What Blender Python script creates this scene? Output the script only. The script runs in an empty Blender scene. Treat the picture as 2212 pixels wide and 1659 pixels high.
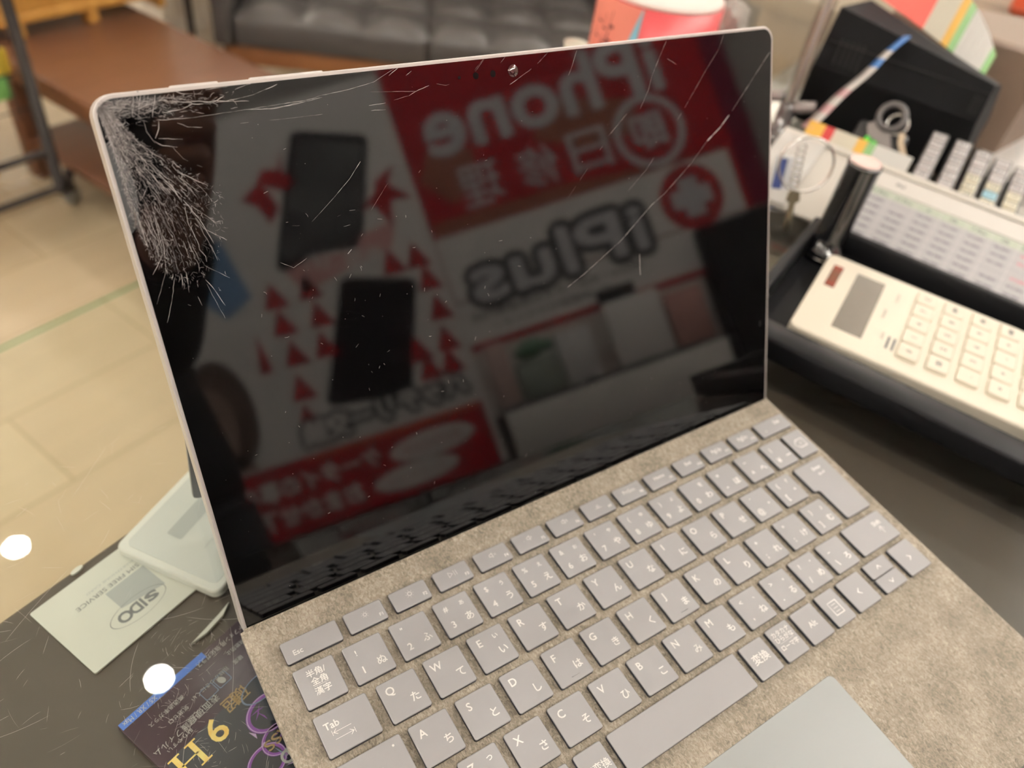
import bpy, bmesh, math, random
from mathutils import Matrix, Vector
random.seed(7)
R_ = math.radians
scene = bpy.context.scene
COL = scene.collection
# ---------------------------------------------------------------- camera, world, light, exposure
# X runs along the glass counter, Y away from the shop assistant's side, Z up, metres. Floor z=0, counter glass z=0.8
CAM = Vector((-0.08569, -0.13828, 1.09000))
CR = Vector((0.568477, -0.811476, 0.135430)); CD = Vector((-0.503351, -0.473276, -0.722944)); CF = Vector((0.650747, 0.342808, -0.677504))
cd = bpy.data.cameras.new('camera'); cam = bpy.data.objects.new('camera', cd); COL.objects.link(cam)
m = Matrix.Identity(4)
for i in range(3):
    m[i][0] = CR[i]; m[i][1] = -CD[i]; m[i][2] = -CF[i]; m[i][3] = CAM[i]
cam.matrix_world = m
cd.sensor_width = 36; cd.lens = 36 * 1671.44 / 2212; cd.clip_start = 0.01; cd.clip_end = 60
cd.dof.use_dof = True; cd.dof.focus_distance = 0.272; cd.dof.aperture_fstop = 7.6
scene.camera = cam
w = bpy.data.worlds.new('shop_world'); scene.world = w; w.use_nodes = True
w.node_tree.nodes['Background'].inputs[0].default_value = (1.0, 0.93, 0.84, 1); w.node_tree.nodes['Background'].inputs[1].default_value = 0.3
scene.view_settings.view_transform = 'Standard'; scene.view_settings.look = 'None'
scene.view_settings.exposure = 0.14; scene.view_settings.gamma = 1
scene.view_settings.use_curve_mapping = False
try:
    scene.cycles.use_denoising = True
    scene.cycles.max_bounces = 8; scene.cycles.transparent_max_bounces = 16
    scene.cycles.sample_clamp_indirect = 6; scene.cycles.caustics_refractive = False; scene.cycles.caustics_reflective = False
except Exception: pass
LAMP_W = 3.6; ADDED_SPOT_W = 4.6; ADDED_COVE_W = 620.0
LAMPS = [(0.33 + 1.3 * i, 0.97 + 0.65 * j) for i in (-2, -1, 0, 1, 2, 3) for j in (-6, -5, -3, -2, 0, 1, 3, 5)]
LAMPS = [(x, y) for x, y in LAMPS if not (abs(x - 0.33) < .1 and y < 0.9 and y > -1.0)]

# ---------------------------------------------------------------- materials
MATS = {}
def mat(name, col, rough=0.5, metal=0.0, ior=1.5, alpha=1.0, trans=0.0, emit=None, es=1.0, spec=0.5, noise=None, bump=None, coat=0.0, sheen=0.0):
    if name in MATS: return MATS[name]
    mt = bpy.data.materials.new(name); mt.use_nodes = True; nt = mt.node_tree; b = nt.nodes['Principled BSDF']
    b.inputs['Base Color'].default_value = (*col, 1); b.inputs['Roughness'].default_value = rough; b.inputs['Metallic'].default_value = metal
    b.inputs['IOR'].default_value = ior; b.inputs['Alpha'].default_value = alpha; b.inputs['Transmission Weight'].default_value = trans
    b.inputs['Specular IOR Level'].default_value = spec; b.inputs['Coat Weight'].default_value = coat; b.inputs['Sheen Weight'].default_value = sheen
    if emit: b.inputs['Emission Color'].default_value = (*emit, 1); b.inputs['Emission Strength'].default_value = es
    if noise or bump:
        tc = nt.nodes.new('ShaderNodeTexCoord')
    if noise:   # (scale, colour2, stretch xyz, lo, hi)
        sc, c2, st, lo, hi = noise
        mp = nt.nodes.new('ShaderNodeMapping'); mp.inputs['Scale'].default_value = st
        nt.links.new(tc.outputs['Object'], mp.inputs[0])
        n = nt.nodes.new('ShaderNodeTexNoise'); n.inputs['Scale'].default_value = sc; n.inputs['Detail'].default_value = 5
        nt.links.new(mp.outputs[0], n.inputs['Vector'])
        rp = nt.nodes.new('ShaderNodeMapRange'); rp.inputs[1].default_value = lo; rp.inputs[2].default_value = hi
        nt.links.new(n.outputs[0], rp.inputs[0])
        mx = nt.nodes.new('ShaderNodeMix'); mx.data_type = 'RGBA'
        mx.inputs[6].default_value = (*col, 1); mx.inputs[7].default_value = (*c2, 1)
        nt.links.new(rp.outputs[0], mx.inputs[0]); nt.links.new(mx.outputs[2], b.inputs['Base Color'])
    if bump:    # (scale, strength, distance)
        n2 = nt.nodes.new('ShaderNodeTexNoise'); n2.inputs['Scale'].default_value = bump[0]; n2.inputs['Detail'].default_value = 4
        nt.links.new(tc.outputs['Object'], n2.inputs['Vector'])
        bp = nt.nodes.new('ShaderNodeBump'); bp.inputs['Strength'].default_value = bump[1]; bp.inputs['Distance'].default_value = bump[2]
        nt.links.new(n2.outputs[0], bp.inputs['Height']); nt.links.new(bp.outputs[0], b.inputs['Normal'])
    MATS[name] = mt; return mt

def glass_mat(name, tint=(1, 1, 1), rough=0.0, refl=1.0):
    """thin clear sheet: see-through plus a Fresnel reflection"""
    if name in MATS: return MATS[name]
    mt = bpy.data.materials.new(name); mt.use_nodes = True; nt = mt.node_tree
    nt.nodes.remove(nt.nodes['Principled BSDF']); out = nt.nodes['Material Output']
    g = nt.nodes.new('ShaderNodeNewGeometry'); mr = nt.nodes.new('ShaderNodeMapRange')
    mr.inputs[3].default_value = 1.5; mr.inputs[4].default_value = 1 / 1.5
    nt.links.new(g.outputs['Backfacing'], mr.inputs[0])
    fr = nt.nodes.new('ShaderNodeFresnel'); nt.links.new(mr.outputs[0], fr.inputs['IOR'])
    mu = nt.nodes.new('ShaderNodeMath'); mu.operation = 'MULTIPLY'; mu.inputs[1].default_value = refl
    nt.links.new(fr.outputs[0], mu.inputs[0])
    t = nt.nodes.new('ShaderNodeBsdfTransparent'); t.inputs[0].default_value = (*tint, 1)
    gl = nt.nodes.new('ShaderNodeBsdfGlossy'); gl.inputs['Roughness'].default_value = rough
    mx = nt.nodes.new('ShaderNodeMixShader')
    nt.links.new(mu.outputs[0], mx.inputs[0]); nt.links.new(t.outputs[0], mx.inputs[1]); nt.links.new(gl.outputs[0], mx.inputs[2])
    nt.links.new(mx.outputs[0], out.inputs[0]); MATS[name] = mt; return mt

def alcantara():
    mt = bpy.data.materials.new('grey_beige_alcantara'); mt.use_nodes = True; nt = mt.node_tree; b = nt.nodes['Principled BSDF']
    b.inputs['Roughness'].default_value = 0.95; b.inputs['Specular IOR Level'].default_value = 0.15; b.inputs['Sheen Weight'].default_value = 0.25
    tc = nt.nodes.new('ShaderNodeTexCoord')
    n = nt.nodes.new('ShaderNodeTexNoise'); n.inputs['Scale'].default_value = 900; n.inputs['Detail'].default_value = 6; n.inputs['Roughness'].default_value = .72; n.inputs['Distortion'].default_value = 1.2
    n2 = nt.nodes.new('ShaderNodeTexNoise'); n2.inputs['Scale'].default_value = 60; n2.inputs['Detail'].default_value = 3
    mp = nt.nodes.new('ShaderNodeMapping'); mp.inputs['Scale'].default_value = (1, .55, 1); mp.inputs['Rotation'].default_value = (0, 0, .6)
    nt.links.new(tc.outputs['Object'], mp.inputs[0]); nt.links.new(mp.outputs[0], n.inputs['Vector']); nt.links.new(tc.outputs['Object'], n2.inputs['Vector'])
    ad = nt.nodes.new('ShaderNodeMath'); ad.operation = 'MULTIPLY_ADD'; ad.inputs[1].default_value = .35; nt.links.new(n2.outputs[0], ad.inputs[0]); nt.links.new(n.outputs[0], ad.inputs[2])
    r = nt.nodes.new('ShaderNodeValToRGB'); e = r.color_ramp.elements
    e[0].position = .50; e[0].color = (.095, .082, .062, 1); e[1].position = .90; e[1].color = (.54, .485, .405, 1)
    x = r.color_ramp.elements.new(.68); x.color = (.27, .236, .187, 1)
    nt.links.new(ad.outputs[0], r.inputs[0]); nt.links.new(r.outputs[0], b.inputs['Base Color'])
    bp = nt.nodes.new('ShaderNodeBump'); bp.inputs['Strength'].default_value = .5; bp.inputs['Distance'].default_value = .0003
    nt.links.new(n.outputs[0], bp.inputs['Height']); nt.links.new(bp.outputs[0], b.inputs['Normal'])
    return mt

def floor_mat():
    mt = bpy.data.materials.new('beige_floor_tiles'); mt.use_nodes = True; nt = mt.node_tree; b = nt.nodes['Principled BSDF']
    b.inputs['Roughness'].default_value = .38
    tc = nt.nodes.new('ShaderNodeTexCoord'); mp = nt.nodes.new('ShaderNodeMapping'); nt.links.new(tc.outputs['Object'], mp.inputs[0])
    mp.inputs['Location'].default_value = (.07, -.03, 0); mp.inputs['Rotation'].default_value = (0, 0, R_(2))
    br = nt.nodes.new('ShaderNodeTexBrick'); br.offset = .5; br.inputs['Scale'].default_value = 1
    br.inputs['Brick Width'].default_value = .60; br.inputs['Row Height'].default_value = .20
    br.inputs['Mortar Size'].default_value = .0035; br.inputs['Mortar Smooth'].default_value = .6
    br.inputs['Color1'].default_value = (.52, .42, .275, 1); br.inputs['Color2'].default_value = (.55, .455, .30, 1); br.inputs['Mortar'].default_value = (.40, .31, .18, 1)
    nt.links.new(mp.outputs[0], br.inputs[0])
    n = nt.nodes.new('ShaderNodeTexNoise'); n.inputs['Scale'].default_value = 5; n.inputs['Detail'].default_value = 5
    mp2 = nt.nodes.new('ShaderNodeMapping'); mp2.inputs['Scale'].default_value = (.6, 4, 1); nt.links.new(tc.outputs['Object'], mp2.inputs[0]); nt.links.new(mp2.outputs[0], n.inputs['Vector'])
    mx = nt.nodes.new('ShaderNodeMix'); mx.data_type = 'RGBA'; mx.blend_type = 'MULTIPLY'; mx.inputs[0].default_value = .35
    cr = nt.nodes.new('ShaderNodeMapRange'); cr.inputs[3].default_value = .55; cr.inputs[4].default_value = 1.2; nt.links.new(n.outputs[0], cr.inputs[0])
    cc = nt.nodes.new('ShaderNodeCombineColor'); [nt.links.new(cr.outputs[0], cc.inputs[k]) for k in range(3)]
    nt.links.new(br.outputs[0], mx.inputs[6]); nt.links.new(cc.outputs[0], mx.inputs[7]); nt.links.new(mx.outputs[2], b.inputs['Base Color'])
    return mt

def screen_mat():
    mt = bpy.data.materials.new('black_display_glass'); mt.use_nodes = True; nt = mt.node_tree; b = nt.nodes['Principled BSDF']
    b.inputs['Base Color'].default_value = (.0012, .0011, .0012, 1); b.inputs['Roughness'].default_value = .038; b.inputs['IOR'].default_value = 1.5
    return mt

white = mat('white_print', (.80, .78, .75), .6, spec=.2)
black = mat('black_print', (.010, .010, .012), .6, spec=.3)
red = mat('red_print', (.40, .014, .020), .7, spec=.15)
M_wood = mat('brown_wood', (.135, .058, .030), .38, noise=(6, (.11, .045, .021), (1.2, 14, 1), .35, .7))
M_oak = mat('yellow_oak', (.62, .34, .085), .4, noise=(5, (.5, .25, .055), (10, 1, 1), .3, .75))
M_blackmetal = mat('black_powder_coat', (.020, .016, .014), .55, spec=.2)
M_chrome = mat('chrome', (.8, .8, .78), .12, 1)
M_leather = mat('charcoal_leather', (.050, .045, .043), .34, bump=(60, .15, .002))
M_blackplastic = mat('black_plastic', (.010, .010, .011), .35)

# ---------------------------------------------------------------- object helpers
def setp(o, label=None, cat=None, group=None, kind=None):
    if label: o['label'] = label
    if cat: o['category'] = cat
    if group: o['group'] = group
    if kind: o['kind'] = kind
    return o
def root(name, loc, label, cat, group=None, mw=None):
    o = bpy.data.objects.new(name, None); COL.objects.link(o); o.empty_display_size = .02
    if mw is not None: o.matrix_world = mw
    else: o.location = loc
    return setp(o, label, cat, group)
class MB:
    def __init__(s): s.v = []; s.f = []; s.mi = []; s.sm = []
    def add(s, vs, fs, M=None, mi=0, smooth=False):
        o = len(s.v)
        s.v += [tuple(M @ Vector(p)) if M is not None else tuple(p) for p in vs]
        for f in fs: s.f.append([i + o for i in f]); s.mi.append(mi); s.sm.append(smooth)
        return s
    def bm(s, b, M=None, mi=0, smooth=False):
        b.verts.index_update(); vs = [v.co.copy() for v in b.verts]; fs = [[v.index for v in f.verts] for f in b.faces]; b.free(); return s.add(vs, fs, M, mi, smooth)
    def box(s, x0, x1, y0, y1, z0, z1, bev=0, M=None, mi=0, seg=2):
        b = bmesh.new(); bmesh.ops.create_cube(b, size=1)
        for v in b.verts: v.co = Vector(((x0 + x1) / 2 + v.co.x * (x1 - x0), (y0 + y1) / 2 + v.co.y * (y1 - y0), (z0 + z1) / 2 + v.co.z * (z1 - z0)))
        if bev: bmesh.ops.bevel(b, geom=b.edges[:] , offset=bev, segments=seg, profile=.5, affect='EDGES')
        return s.bm(b, M, mi, bev > 0)
    def prism(s, pts, z0, z1, M=None, mi=0, bev=0, side_mi=None):
        """outline pts (ccw), extruded z0..z1, chamfered top if bev; side faces may take another material"""
        n = len(pts)
        cx = sum(p[0] for p in pts) / n; cy = sum(p[1] for p in pts) / n
        def inset(d):
            out = []
            for i in range(n):
                a = Vector(pts[i - 1]); b = Vector(pts[i]); c = Vector(pts[(i + 1) % n])
                e1 = (b - a).normalized(); e2 = (c - b).normalized(); n1 = Vector((-e1.y, e1.x)); n2 = Vector((-e2.y, e2.x))
                nn = (n1 + n2); nn = nn / max(nn.length, 1e-9); k = max(.3, nn.dot(n1)); out.append(tuple(b + nn * (d / k)))
            return out
        rings = [(pts, z0)]
        if bev: rings += [(pts, z1 - bev), (inset(bev * .3), z1 - bev * .3), (inset(bev), z1)]
        else: rings += [(pts, z1)]
        vs = [(p[0], p[1], z) for r, z in rings for p in r]; o = len(s.v)
        s.v += [tuple(M @ Vector(p)) if M is not None else p for p in vs]
        k = len(rings)
        for j in range(k - 1):
            for i in range(n):
                s.f.append([o + j * n + i, o + j * n + (i + 1) % n, o + (j + 1) * n + (i + 1) % n, o + (j + 1) * n + i])
                s.mi.append(side_mi if (side_mi is not None and j == 0) else mi); s.sm.append(j > 0)
        s.f.append([o + (k - 1) * n + i for i in range(n)]); s.mi.append(mi); s.sm.append(False)
        s.f.append([o + i for i in reversed(range(n))]); s.mi.append(side_mi if side_mi is not None else mi); s.sm.append(False)
        return s
    def lathe(s, prof, n=32, M=None, mi=0, smooth=True, cap=True):
        vs = []; fs = []
        for r, z in prof:
            for i in range(n): a = 2 * math.pi * i / n; vs.append((r * math.cos(a), r * math.sin(a), z))
        for j in range(len(prof) - 1):
            for i in range(n): fs.append([j * n + i, j * n + (i + 1) % n, (j + 1) * n + (i + 1) % n, (j + 1) * n + i])
        if cap: fs.append([i for i in reversed(range(n))]); fs.append([(len(prof) - 1) * n + i for i in range(n)])
        return s.add(vs, fs, M, mi, smooth)
    def tube(s, pts, r, n=8, closed=False, M=None, mi=0):
        pts = [Vector(p) for p in pts]; vs = []; fs = []; m_ = len(pts)
        up = None
        for k in range(m_):
            a = pts[k - 1] if (k > 0 or closed) else pts[k]; b = pts[(k + 1) % m_] if (k < m_ - 1 or closed) else pts[k]
            t = (b - a).normalized()
            if up is None: up = Vector((0, 0, 1)) if abs(t.z) < .9 else Vector((1, 0, 0))
            x = t.cross(up).normalized(); y = x.cross(t).normalized(); up = y
            rr = r[k] if isinstance(r, (list, tuple)) else r
            for i in range(n): an = 2 * math.pi * i / n; vs.append(pts[k] + (x * math.cos(an) + y * math.sin(an)) * rr)
        for k in range(m_ if closed else m_ - 1):
            for i in range(n): fs.append([k * n + i, k * n + (i + 1) % n, ((k + 1) % m_) * n + (i + 1) % n, ((k + 1) % m_) * n + i])
        if not closed: fs.append([i for i in range(n)]); fs.append([(m_ - 1) * n + i for i in reversed(range(n))])
        return s.add(vs, fs, M, mi, True)
    def poly(s, pts, z=0, M=None, mi=0): return s.add([(p[0], p[1], z) for p in pts], [list(range(len(pts)))], M, mi)
    def ring(s, cx, cy, r0, r1, z=0, n=40, M=None, mi=0, sx=1, sy=1):
        vs = []; fs = []
        for i in range(n):
            a = 2 * math.pi * i / n; c, q = math.cos(a), math.sin(a)
            vs += [(cx + r0 * c * sx, cy + r0 * q * sy, z), (cx + r1 * c * sx, cy + r1 * q * sy, z)]
        for i in range(n): j = (i + 1) % n; fs.append([2 * i, 2 * i + 1, 2 * j + 1, 2 * j])
        return s.add(vs, fs, M, mi)
    def disc(s, cx, cy, rx, ry=None, z=0, n=40, M=None, mi=0, rot=0):
        ry = ry or rx; c, q = math.cos(rot), math.sin(rot)
        pts = [(rx * math.cos(2 * math.pi * i / n), ry * math.sin(2 * math.pi * i / n)) for i in range(n)]
        return s.poly([(cx + x * c - y * q, cy + x * q + y * c) for x, y in pts], z, M, mi)
    def build(s, name, mats, parent=None, **kw):
        me = bpy.data.meshes.new(name); me.from_pydata(s.v, [], s.f)
        for m_ in (mats if isinstance(mats, (list, tuple)) else [mats]): me.materials.append(m_)
        me.polygons.foreach_set('material_index', s.mi); me.polygons.foreach_set('use_smooth', s.sm); me.update()
        o = bpy.data.objects.new(name, me); COL.objects.link(o)
        if parent: o.parent = parent
        return setp(o, **kw)
def rr(x0, y0, x1, y1, r, n=5):
    pts = []
    for cx, cy, a0 in ((x1 - r, y0 + r, -90), (x1 - r, y1 - r, 0), (x0 + r, y1 - r, 90), (x0 + r, y0 + r, 180)):
        for i in range(n + 1): a = R_(a0 + 90 * i / n); pts.append((cx + r * math.cos(a), cy + r * math.sin(a)))
    return pts
def T(x=0, y=0, z=0): return Matrix.Translation((x, y, z))
def frame(o, x, y, z=None):
    x = Vector(x).normalized(); y = Vector(y); y = (y - x * y.dot(x)).normalized(); z = x.cross(y)
    m_ = Matrix.Identity(4)
    for i in range(3): m_[i][0] = x[i]; m_[i][1] = y[i]; m_[i][2] = z[i]; m_[i][3] = o[i]
    return m_
_tc = {}
def glyphs(s, bold=False):
    """lettering as flat faces, unit size, centred on the x axis, from the built-in font"""
    if (s, bold) in _tc: return _tc[(s, bold)]
    cu = bpy.data.curves.new('t', 'FONT'); cu.body = s; cu.size = 1; cu.resolution_u = 3
    if bold: cu.offset = bold if isinstance(bold, float) else .02
    ob = bpy.data.objects.new('t', cu); COL.objects.link(ob)
    dg = bpy.context.evaluated_depsgraph_get(); dg.update(); ev = ob.evaluated_get(dg); me = ev.to_mesh()
    vs = [tuple(v.co) for v in me.vertices]; fs = [list(p.vertices) for p in me.polygons]; ev.to_mesh_clear()
    bpy.data.objects.remove(ob); bpy.data.curves.remove(cu)
    if vs:
        x0 = min(v[0] for v in vs); x1 = max(v[0] for v in vs); y0 = min(v[1] for v in vs); y1 = max(v[1] for v in vs)
    else: x0 = x1 = y0 = y1 = 0
    _tc[(s, bold)] = (vs, fs, x0, x1, y0, y1); return _tc[(s, bold)]
def text(mb, s, cx, cy, h, z=0, M=None, mi=0, rot=0, align='C', w=None, bold=False, slant=0):
    """fit the lettering s into height h (and width w) about (cx, cy)"""
    vs, fs, x0, x1, y0, y1 = glyphs(s, bold)
    if not vs: return
    k = h / .72 if w is None else h / max(y1 - y0, .2); kx = k if w is None else w / max(x1 - x0, .05)
    ox = {'C': (x0 + x1) / 2, 'L': x0, 'R': x1}[align]; oy = .35 if w is None else (y0 + y1) / 2; c, q = math.cos(rot), math.sin(rot); out = []
    for v in vs:
        x = (v[0] - ox) * kx; y = (v[1] - oy) * k; x += slant * y; out.append((cx + x * c - y * q, cy + x * q + y * c, z))
    mb.add(out, fs, M, mi)

# ================================================================ THE ROOM
o = MB().box(-3.2, 5.2, -3, 5.2, -.05, 0).build('floor', floor_mat(), kind='structure')
M_ceil = mat('white_ceiling', (.78, .76, .72), .9)
MB().box(-3.2, 5.2, -3, 5.2, 2.62, 2.7).build('ceiling', M_ceil, kind='structure')
M_wall = mat('warm_grey_wall', (.55, .50, .44), .85, noise=(3, (.5, .45, .4), (1, 1, 1), .3, .7))
MB().box(-3.2, 5.2, -1.62, -1.56, 0, 2.62).build('wall_back', mat('grey_poster_wall', (.30, .28, .26), .8), kind='structure')
MB().box(-3.2, 5.2, 5.0, 5.1, 0, 2.62).build('wall_front', M_wall, kind='structure')
MB().box(-3.2, -3.1, -1.56, 5.0, 0, 2.62).build('wall_left', M_wall, kind='structure')
MB().box(5.1, 5.2, -1.56, 5.0, 0, 2.62).build('wall_right', M_wall, kind='structure')

# ceiling downlights: white trim ring + disk lamp
proto = None
for (x, y) in LAMPS:
    if proto is None:
        e = root('ceiling_downlight', (x, y, 2.62), 'small round recessed downlight with white trim in the ceiling', 'ceiling light', 'round downlights set in the ceiling')
        t = MB().lathe([(.034, -.001), (.052, -.001), (.052, -.008), (.044, -.010), (.034, -.004)], 32, cap=False).build('trim_ring', white, e)
        proto = (e, t)
        le = e
    else:
        le = proto[0].copy(); COL.objects.link(le); le.location = (x, y, 2.62)
        t2 = proto[1].copy(); COL.objects.link(t2); t2.parent = le
    ld = bpy.data.lights.new('downlight_bulb', 'AREA'); ld.shape = 'DISK'; ld.size = .060; ld.energy = LAMP_W; ld.color = (1.0, .955, .885)
    lo = bpy.data.objects.new('bulb', ld); COL.objects.link(lo); lo.parent = le; lo.location = (0, 0, -.003)

# added cove troughs: brighten the ceiling mirrored in the counter glass
for (x, y, L_, rz) in ((.4, -1.50, 5.2, 0), (.4, 4.85, 5.2, 0), (-3.0, 1.8, 4.6, 90), (5.0, 1.8, 4.6, 90)):
    e = root('added_cove_light', (x, y, 2.20), 'added white cove trough along the wall, brightening the ceiling', 'cove light', 'added cove lights along the walls'); e.rotation_euler = (0, 0, R_(rz))
    MB().box(-L_ / 2, L_ / 2, -.05, .05, -.01, 0).box(-L_ / 2, L_ / 2, -.055, -.05, -.01, .06).box(-L_ / 2, L_ / 2, .05, .055, -.01, .06).build('trough', white, e)
    ld = bpy.data.lights.new('added_cove_strip', 'AREA'); ld.shape = 'RECTANGLE'; ld.size = L_; ld.size_y = .06; ld.energy = ADDED_COVE_W * (1.0 if y < 0 else .6); ld.color = (1.0, .965, .915)
    lo = bpy.data.objects.new('added_cove_strip', ld); COL.objects.link(lo); lo.parent = e; lo.location = (0, 0, .006); lo.rotation_euler = (math.pi, 0, 0)
# added spotlights that brighten the posters mirrored in the screen
for x in (-.25, .35, .95):
    e = root('added_spotlight', (x, -.62, 2.62), 'added white spotlight brightening the posters behind the counter', 'spotlight', 'added spotlights in front of the posters')
    RM = Matrix.Rotation(R_(-34), 4, 'X')
    MB().box(-.02, .02, -.03, .03, -.03, -.001, .004).build('added_spot_adapter', white, e)
    MB().lathe([(.045, -.05), (.052, -.05), (.052, .05), (.03, .07)], 28, M=T(0, 0, -.11) @ RM, cap=False).build('added_spot_housing', white, e)
    ld = bpy.data.lights.new('added_spot_bulb', 'AREA'); ld.shape = 'DISK'; ld.size = .085; ld.energy = ADDED_SPOT_W; ld.color = (1.0, .965, .915); ld.spread = R_(110)
    lo = bpy.data.objects.new('added_spot_bulb', ld); COL.objects.link(lo); lo.parent = e; lo.matrix_local = T(0, 0, -.11) @ RM @ T(0, 0, -.052)
# ================================================================ THE GLASS COUNTER
M_board = mat('charcoal_counter_board', (.078, .064, .054), .5, noise=(40, (.090, .074, .063), (1, 1, 1), .3, .7))
ct = root('glass_top_counter', (0.3, -.2, 0), 'dark shop counter with a scratched clear glass top under the tablet', 'counter')
LC = Vector((.3, -.2, 0)); TL = T(-.3, .2, 0)
MB().box(-1.6, 1.25, -.37, .10, .05, .77, .003, M=TL).box(-1.55, 1.2, -.33, .06, 0, .05, M=TL).build('cabinet', M_board, ct)
g_ = MB().box(-1.62, 1.27, -.38, .2205, .795, .8, M=TL)
gm = [glass_mat('clear_counter_glass', (.97, .99, .975)), glass_mat('green_glass_edge', (.72, .88, .80), .02, 1.2)]
for i in range(len(g_.f)):
    zs = {round(g_.v[k][2], 4) for k in g_.f[i]}
    g_.mi[i] = 0 if len(zs) == 1 else 1
g_.build('glass_top', gm, ct)
sp = MB()
for x in (-1.5, -.62, .62, 1.2):
    for y in (-.34, .07): sp.lathe([(.012, .77), (.012, .795)], 20, M=TL @ T(x, y, 0))
sp.build('standoff', M_chrome, ct)
# fine scratches in the glass surface
sc = MB(); rnd = random.Random(3)
def ribbon(mb, pts, wid, z=0, M=None, mi=0):
    vs = []; fs = []; n = len(pts)
    for i, p in enumerate(pts):
        a = Vector(pts[max(i - 1, 0)]); b = Vector(pts[min(i + 1, n - 1)]); t = (b - a)
        if t.length < 1e-9: t = Vector((1, 0))
        t.normalize(); nn = Vector((-t.y, t.x)); ww = (wid[i] if isinstance(wid, list) else wid) * (.35 if i in (0, n - 1) else 1) / 2
        vs += [(p[0] + nn.x * ww, p[1] + nn.y * ww, z), (p[0] - nn.x * ww, p[1] - nn.y * ww, z)]
    for i in range(n - 1): fs.append([2 * i, 2 * i + 1, 2 * i + 3, 2 * i + 2])
    mb.add(vs, fs, M, mi)
def arc(mb, x, y, L, a, curv, wd, z, M=None, n=6):
    pts = []
    for i in range(n):
        pts.append((x, y)); x += math.cos(a) * L / n; y += math.sin(a) * L / n; a += curv / n
    ribbon(mb, pts, wd, z, M)
for k in range(380):
    x = rnd.uniform(-.13, .06); y = rnd.uniform(-.10, .14)
    arc(sc, x, y, rnd.uniform(.002, .013), rnd.uniform(0, 6.28), rnd.uniform(-.5, .5), rnd.choice([.00002, .00004, .00006]), .80004, TL)
for k in range(26):
    x = rnd.uniform(-.11, .03); y = rnd.uniform(-.08, .12)
    arc(sc, x, y, rnd.uniform(.015, .04), rnd.uniform(0, 3.14), rnd.uniform(-.9, .9), .00006, .80004, TL, 10)
# swirls round the spots where the lamps show, and the hazy rubbed patch
for (cx, cy) in ((-.031, .005), (-.067, .088), (-.035, -.02), (-.012, .016)):
    for k in range(70):
        a = rnd.uniform(0, 6.28); r = rnd.gauss(.008, .005)
        arc(sc, cx + r * math.cos(a), cy + r * math.sin(a), rnd.uniform(.001, .005), a + 1.57 + rnd.uniform(-.5, .5), .3, rnd.uniform(.00002, .00006), .80004, TL)
sc.build('surface_scratches', mat('glass_scratch', (.75, .73, .70), .5), ct, kind='stuff')

# ---- things lying on the board under the glass (they face the customer)
z_b = .7703
def faceback(cx, cy, z): return frame((cx, cy, z), (-1, 0, 0), (0, -1, 0))   # reads from the far side
M_card = mat('off_white_card', (.76, .765, .70), .5)
M_greyink = mat('grey_ink', (.24, .25, .26), .6); M_paleink = mat('pale_grey_ink', (.50, .53, .53), .6)
e = root('printed_card', None, 'cream printed card with a grey oval emblem lying flat under the counter glass', 'card', mw=frame((-.010, .072, z_b), (-1.0, -.02, 0), (0, -1, 0)))
MB().prism(rr(-.0275, -.0215, .0275, .0215, .0008, 2), 0, .0008).build('card_body', M_card, e)
pr = MB()
pr.poly([(-.016, -.006), (.003, -.006), (.003, .005), (-.016, .009)], .00084, mi=1)
text(pr, 'SIM FREE SERVICE', 0, -.0080, .0021, .0009, w=.030)
text(pr, 'SMARTPHONE CARD', -.004, -.0115, .0011, .0009, mi=1, w=.024)
text(pr, 'O', .0045, .0095, .0056, .0009, bold=.03, w=.0062); text(pr, 'ID', -.0015, .0095, .0052, .0009, bold=.03); text(pr, 'S', -.0085, .0095, .0046, .0009, bold=.05, w=.0058)
pr.ring(-.002, .0095, .0130, .0133, .0009, sy=.42)
pr.build('card_print', [M_greyink, M_paleink], e)
e = root('white_plastic_case', None, 'white plastic case with rounded rim under the glass by the tablet edge', 'case', mw=frame((.036, .0725, z_b + .001), (-.955, -.23, 0), (.30, -.955, 0)))
b_ = MB().prism(rr(-.028, -.0275, .028, .0275, .004, 5), 0, .0045, bev=.0012)
b_.build('case_shell', mat('white_plastic', (.86, .86, .82), .35), e)
MB().prism(rr(-.0245, -.024, .0245, .024, .003, 4), .0045, .0047).build('case_lid', mat('clear_lid_grey', (.72, .74, .72), .25), e)
l_ = MB(); text(l_, 'Smartphone Case', 0, .008, .0018, .00485, w=.022); l_.poly(rr(-.012, -.012, .012, -.004, .001, 2), .0048); l_.build('lid_print', M_paleink, e)
# tempered glass package: dark purple printed leaflet
e = root('screen_protector_package', None, 'dark purple screen protector package with gold 9H lettering under the glass', 'package', mw=faceback(.004, -.025, z_b))
# local x = .004-u , local y = -.025 - v
def PX(u): return .004 - u
def PY(v): return -.025 - v
MB().box(-.049, .049, -.0488, .050, 0, .004, .0004).build('box_body', mat('purple_package', (.030, .012, .026), .3, noise=(30, (.055, .028, .050), (1, 1, 1), .3, .8)), e)
def serif_H(mb, cx, cy, w_, h_, z, mi):
    for sx_ in (-1, 1):
        x = cx + sx_ * w_ * .30; mb.box(x - w_ * .085, x + w_ * .085, cy - h_ / 2, cy + h_ / 2, z, z + .00002, mi=mi)
        for sy_ in (-1, 1): y = cy + sy_ * h_ * .475; mb.box(x - w_ * .20, x + w_ * .20, y - h_ * .03, y + h_ * .03, z, z + .00003, mi=mi)
    mb.box(cx - w_ * .3, cx + w_ * .3, cy - h_ * .03, cy + h_ * .03, z, z + .00002, mi=mi)
q = .00405; pr = MB()
pr.poly([(PX(-.0445), PY(.0238)), (PX(-.0445), PY(.0206)), (PX(-.006), PY(.0206)), (PX(-.006), PY(.0238))][::-1], q, mi=0)          # blue strip
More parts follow.
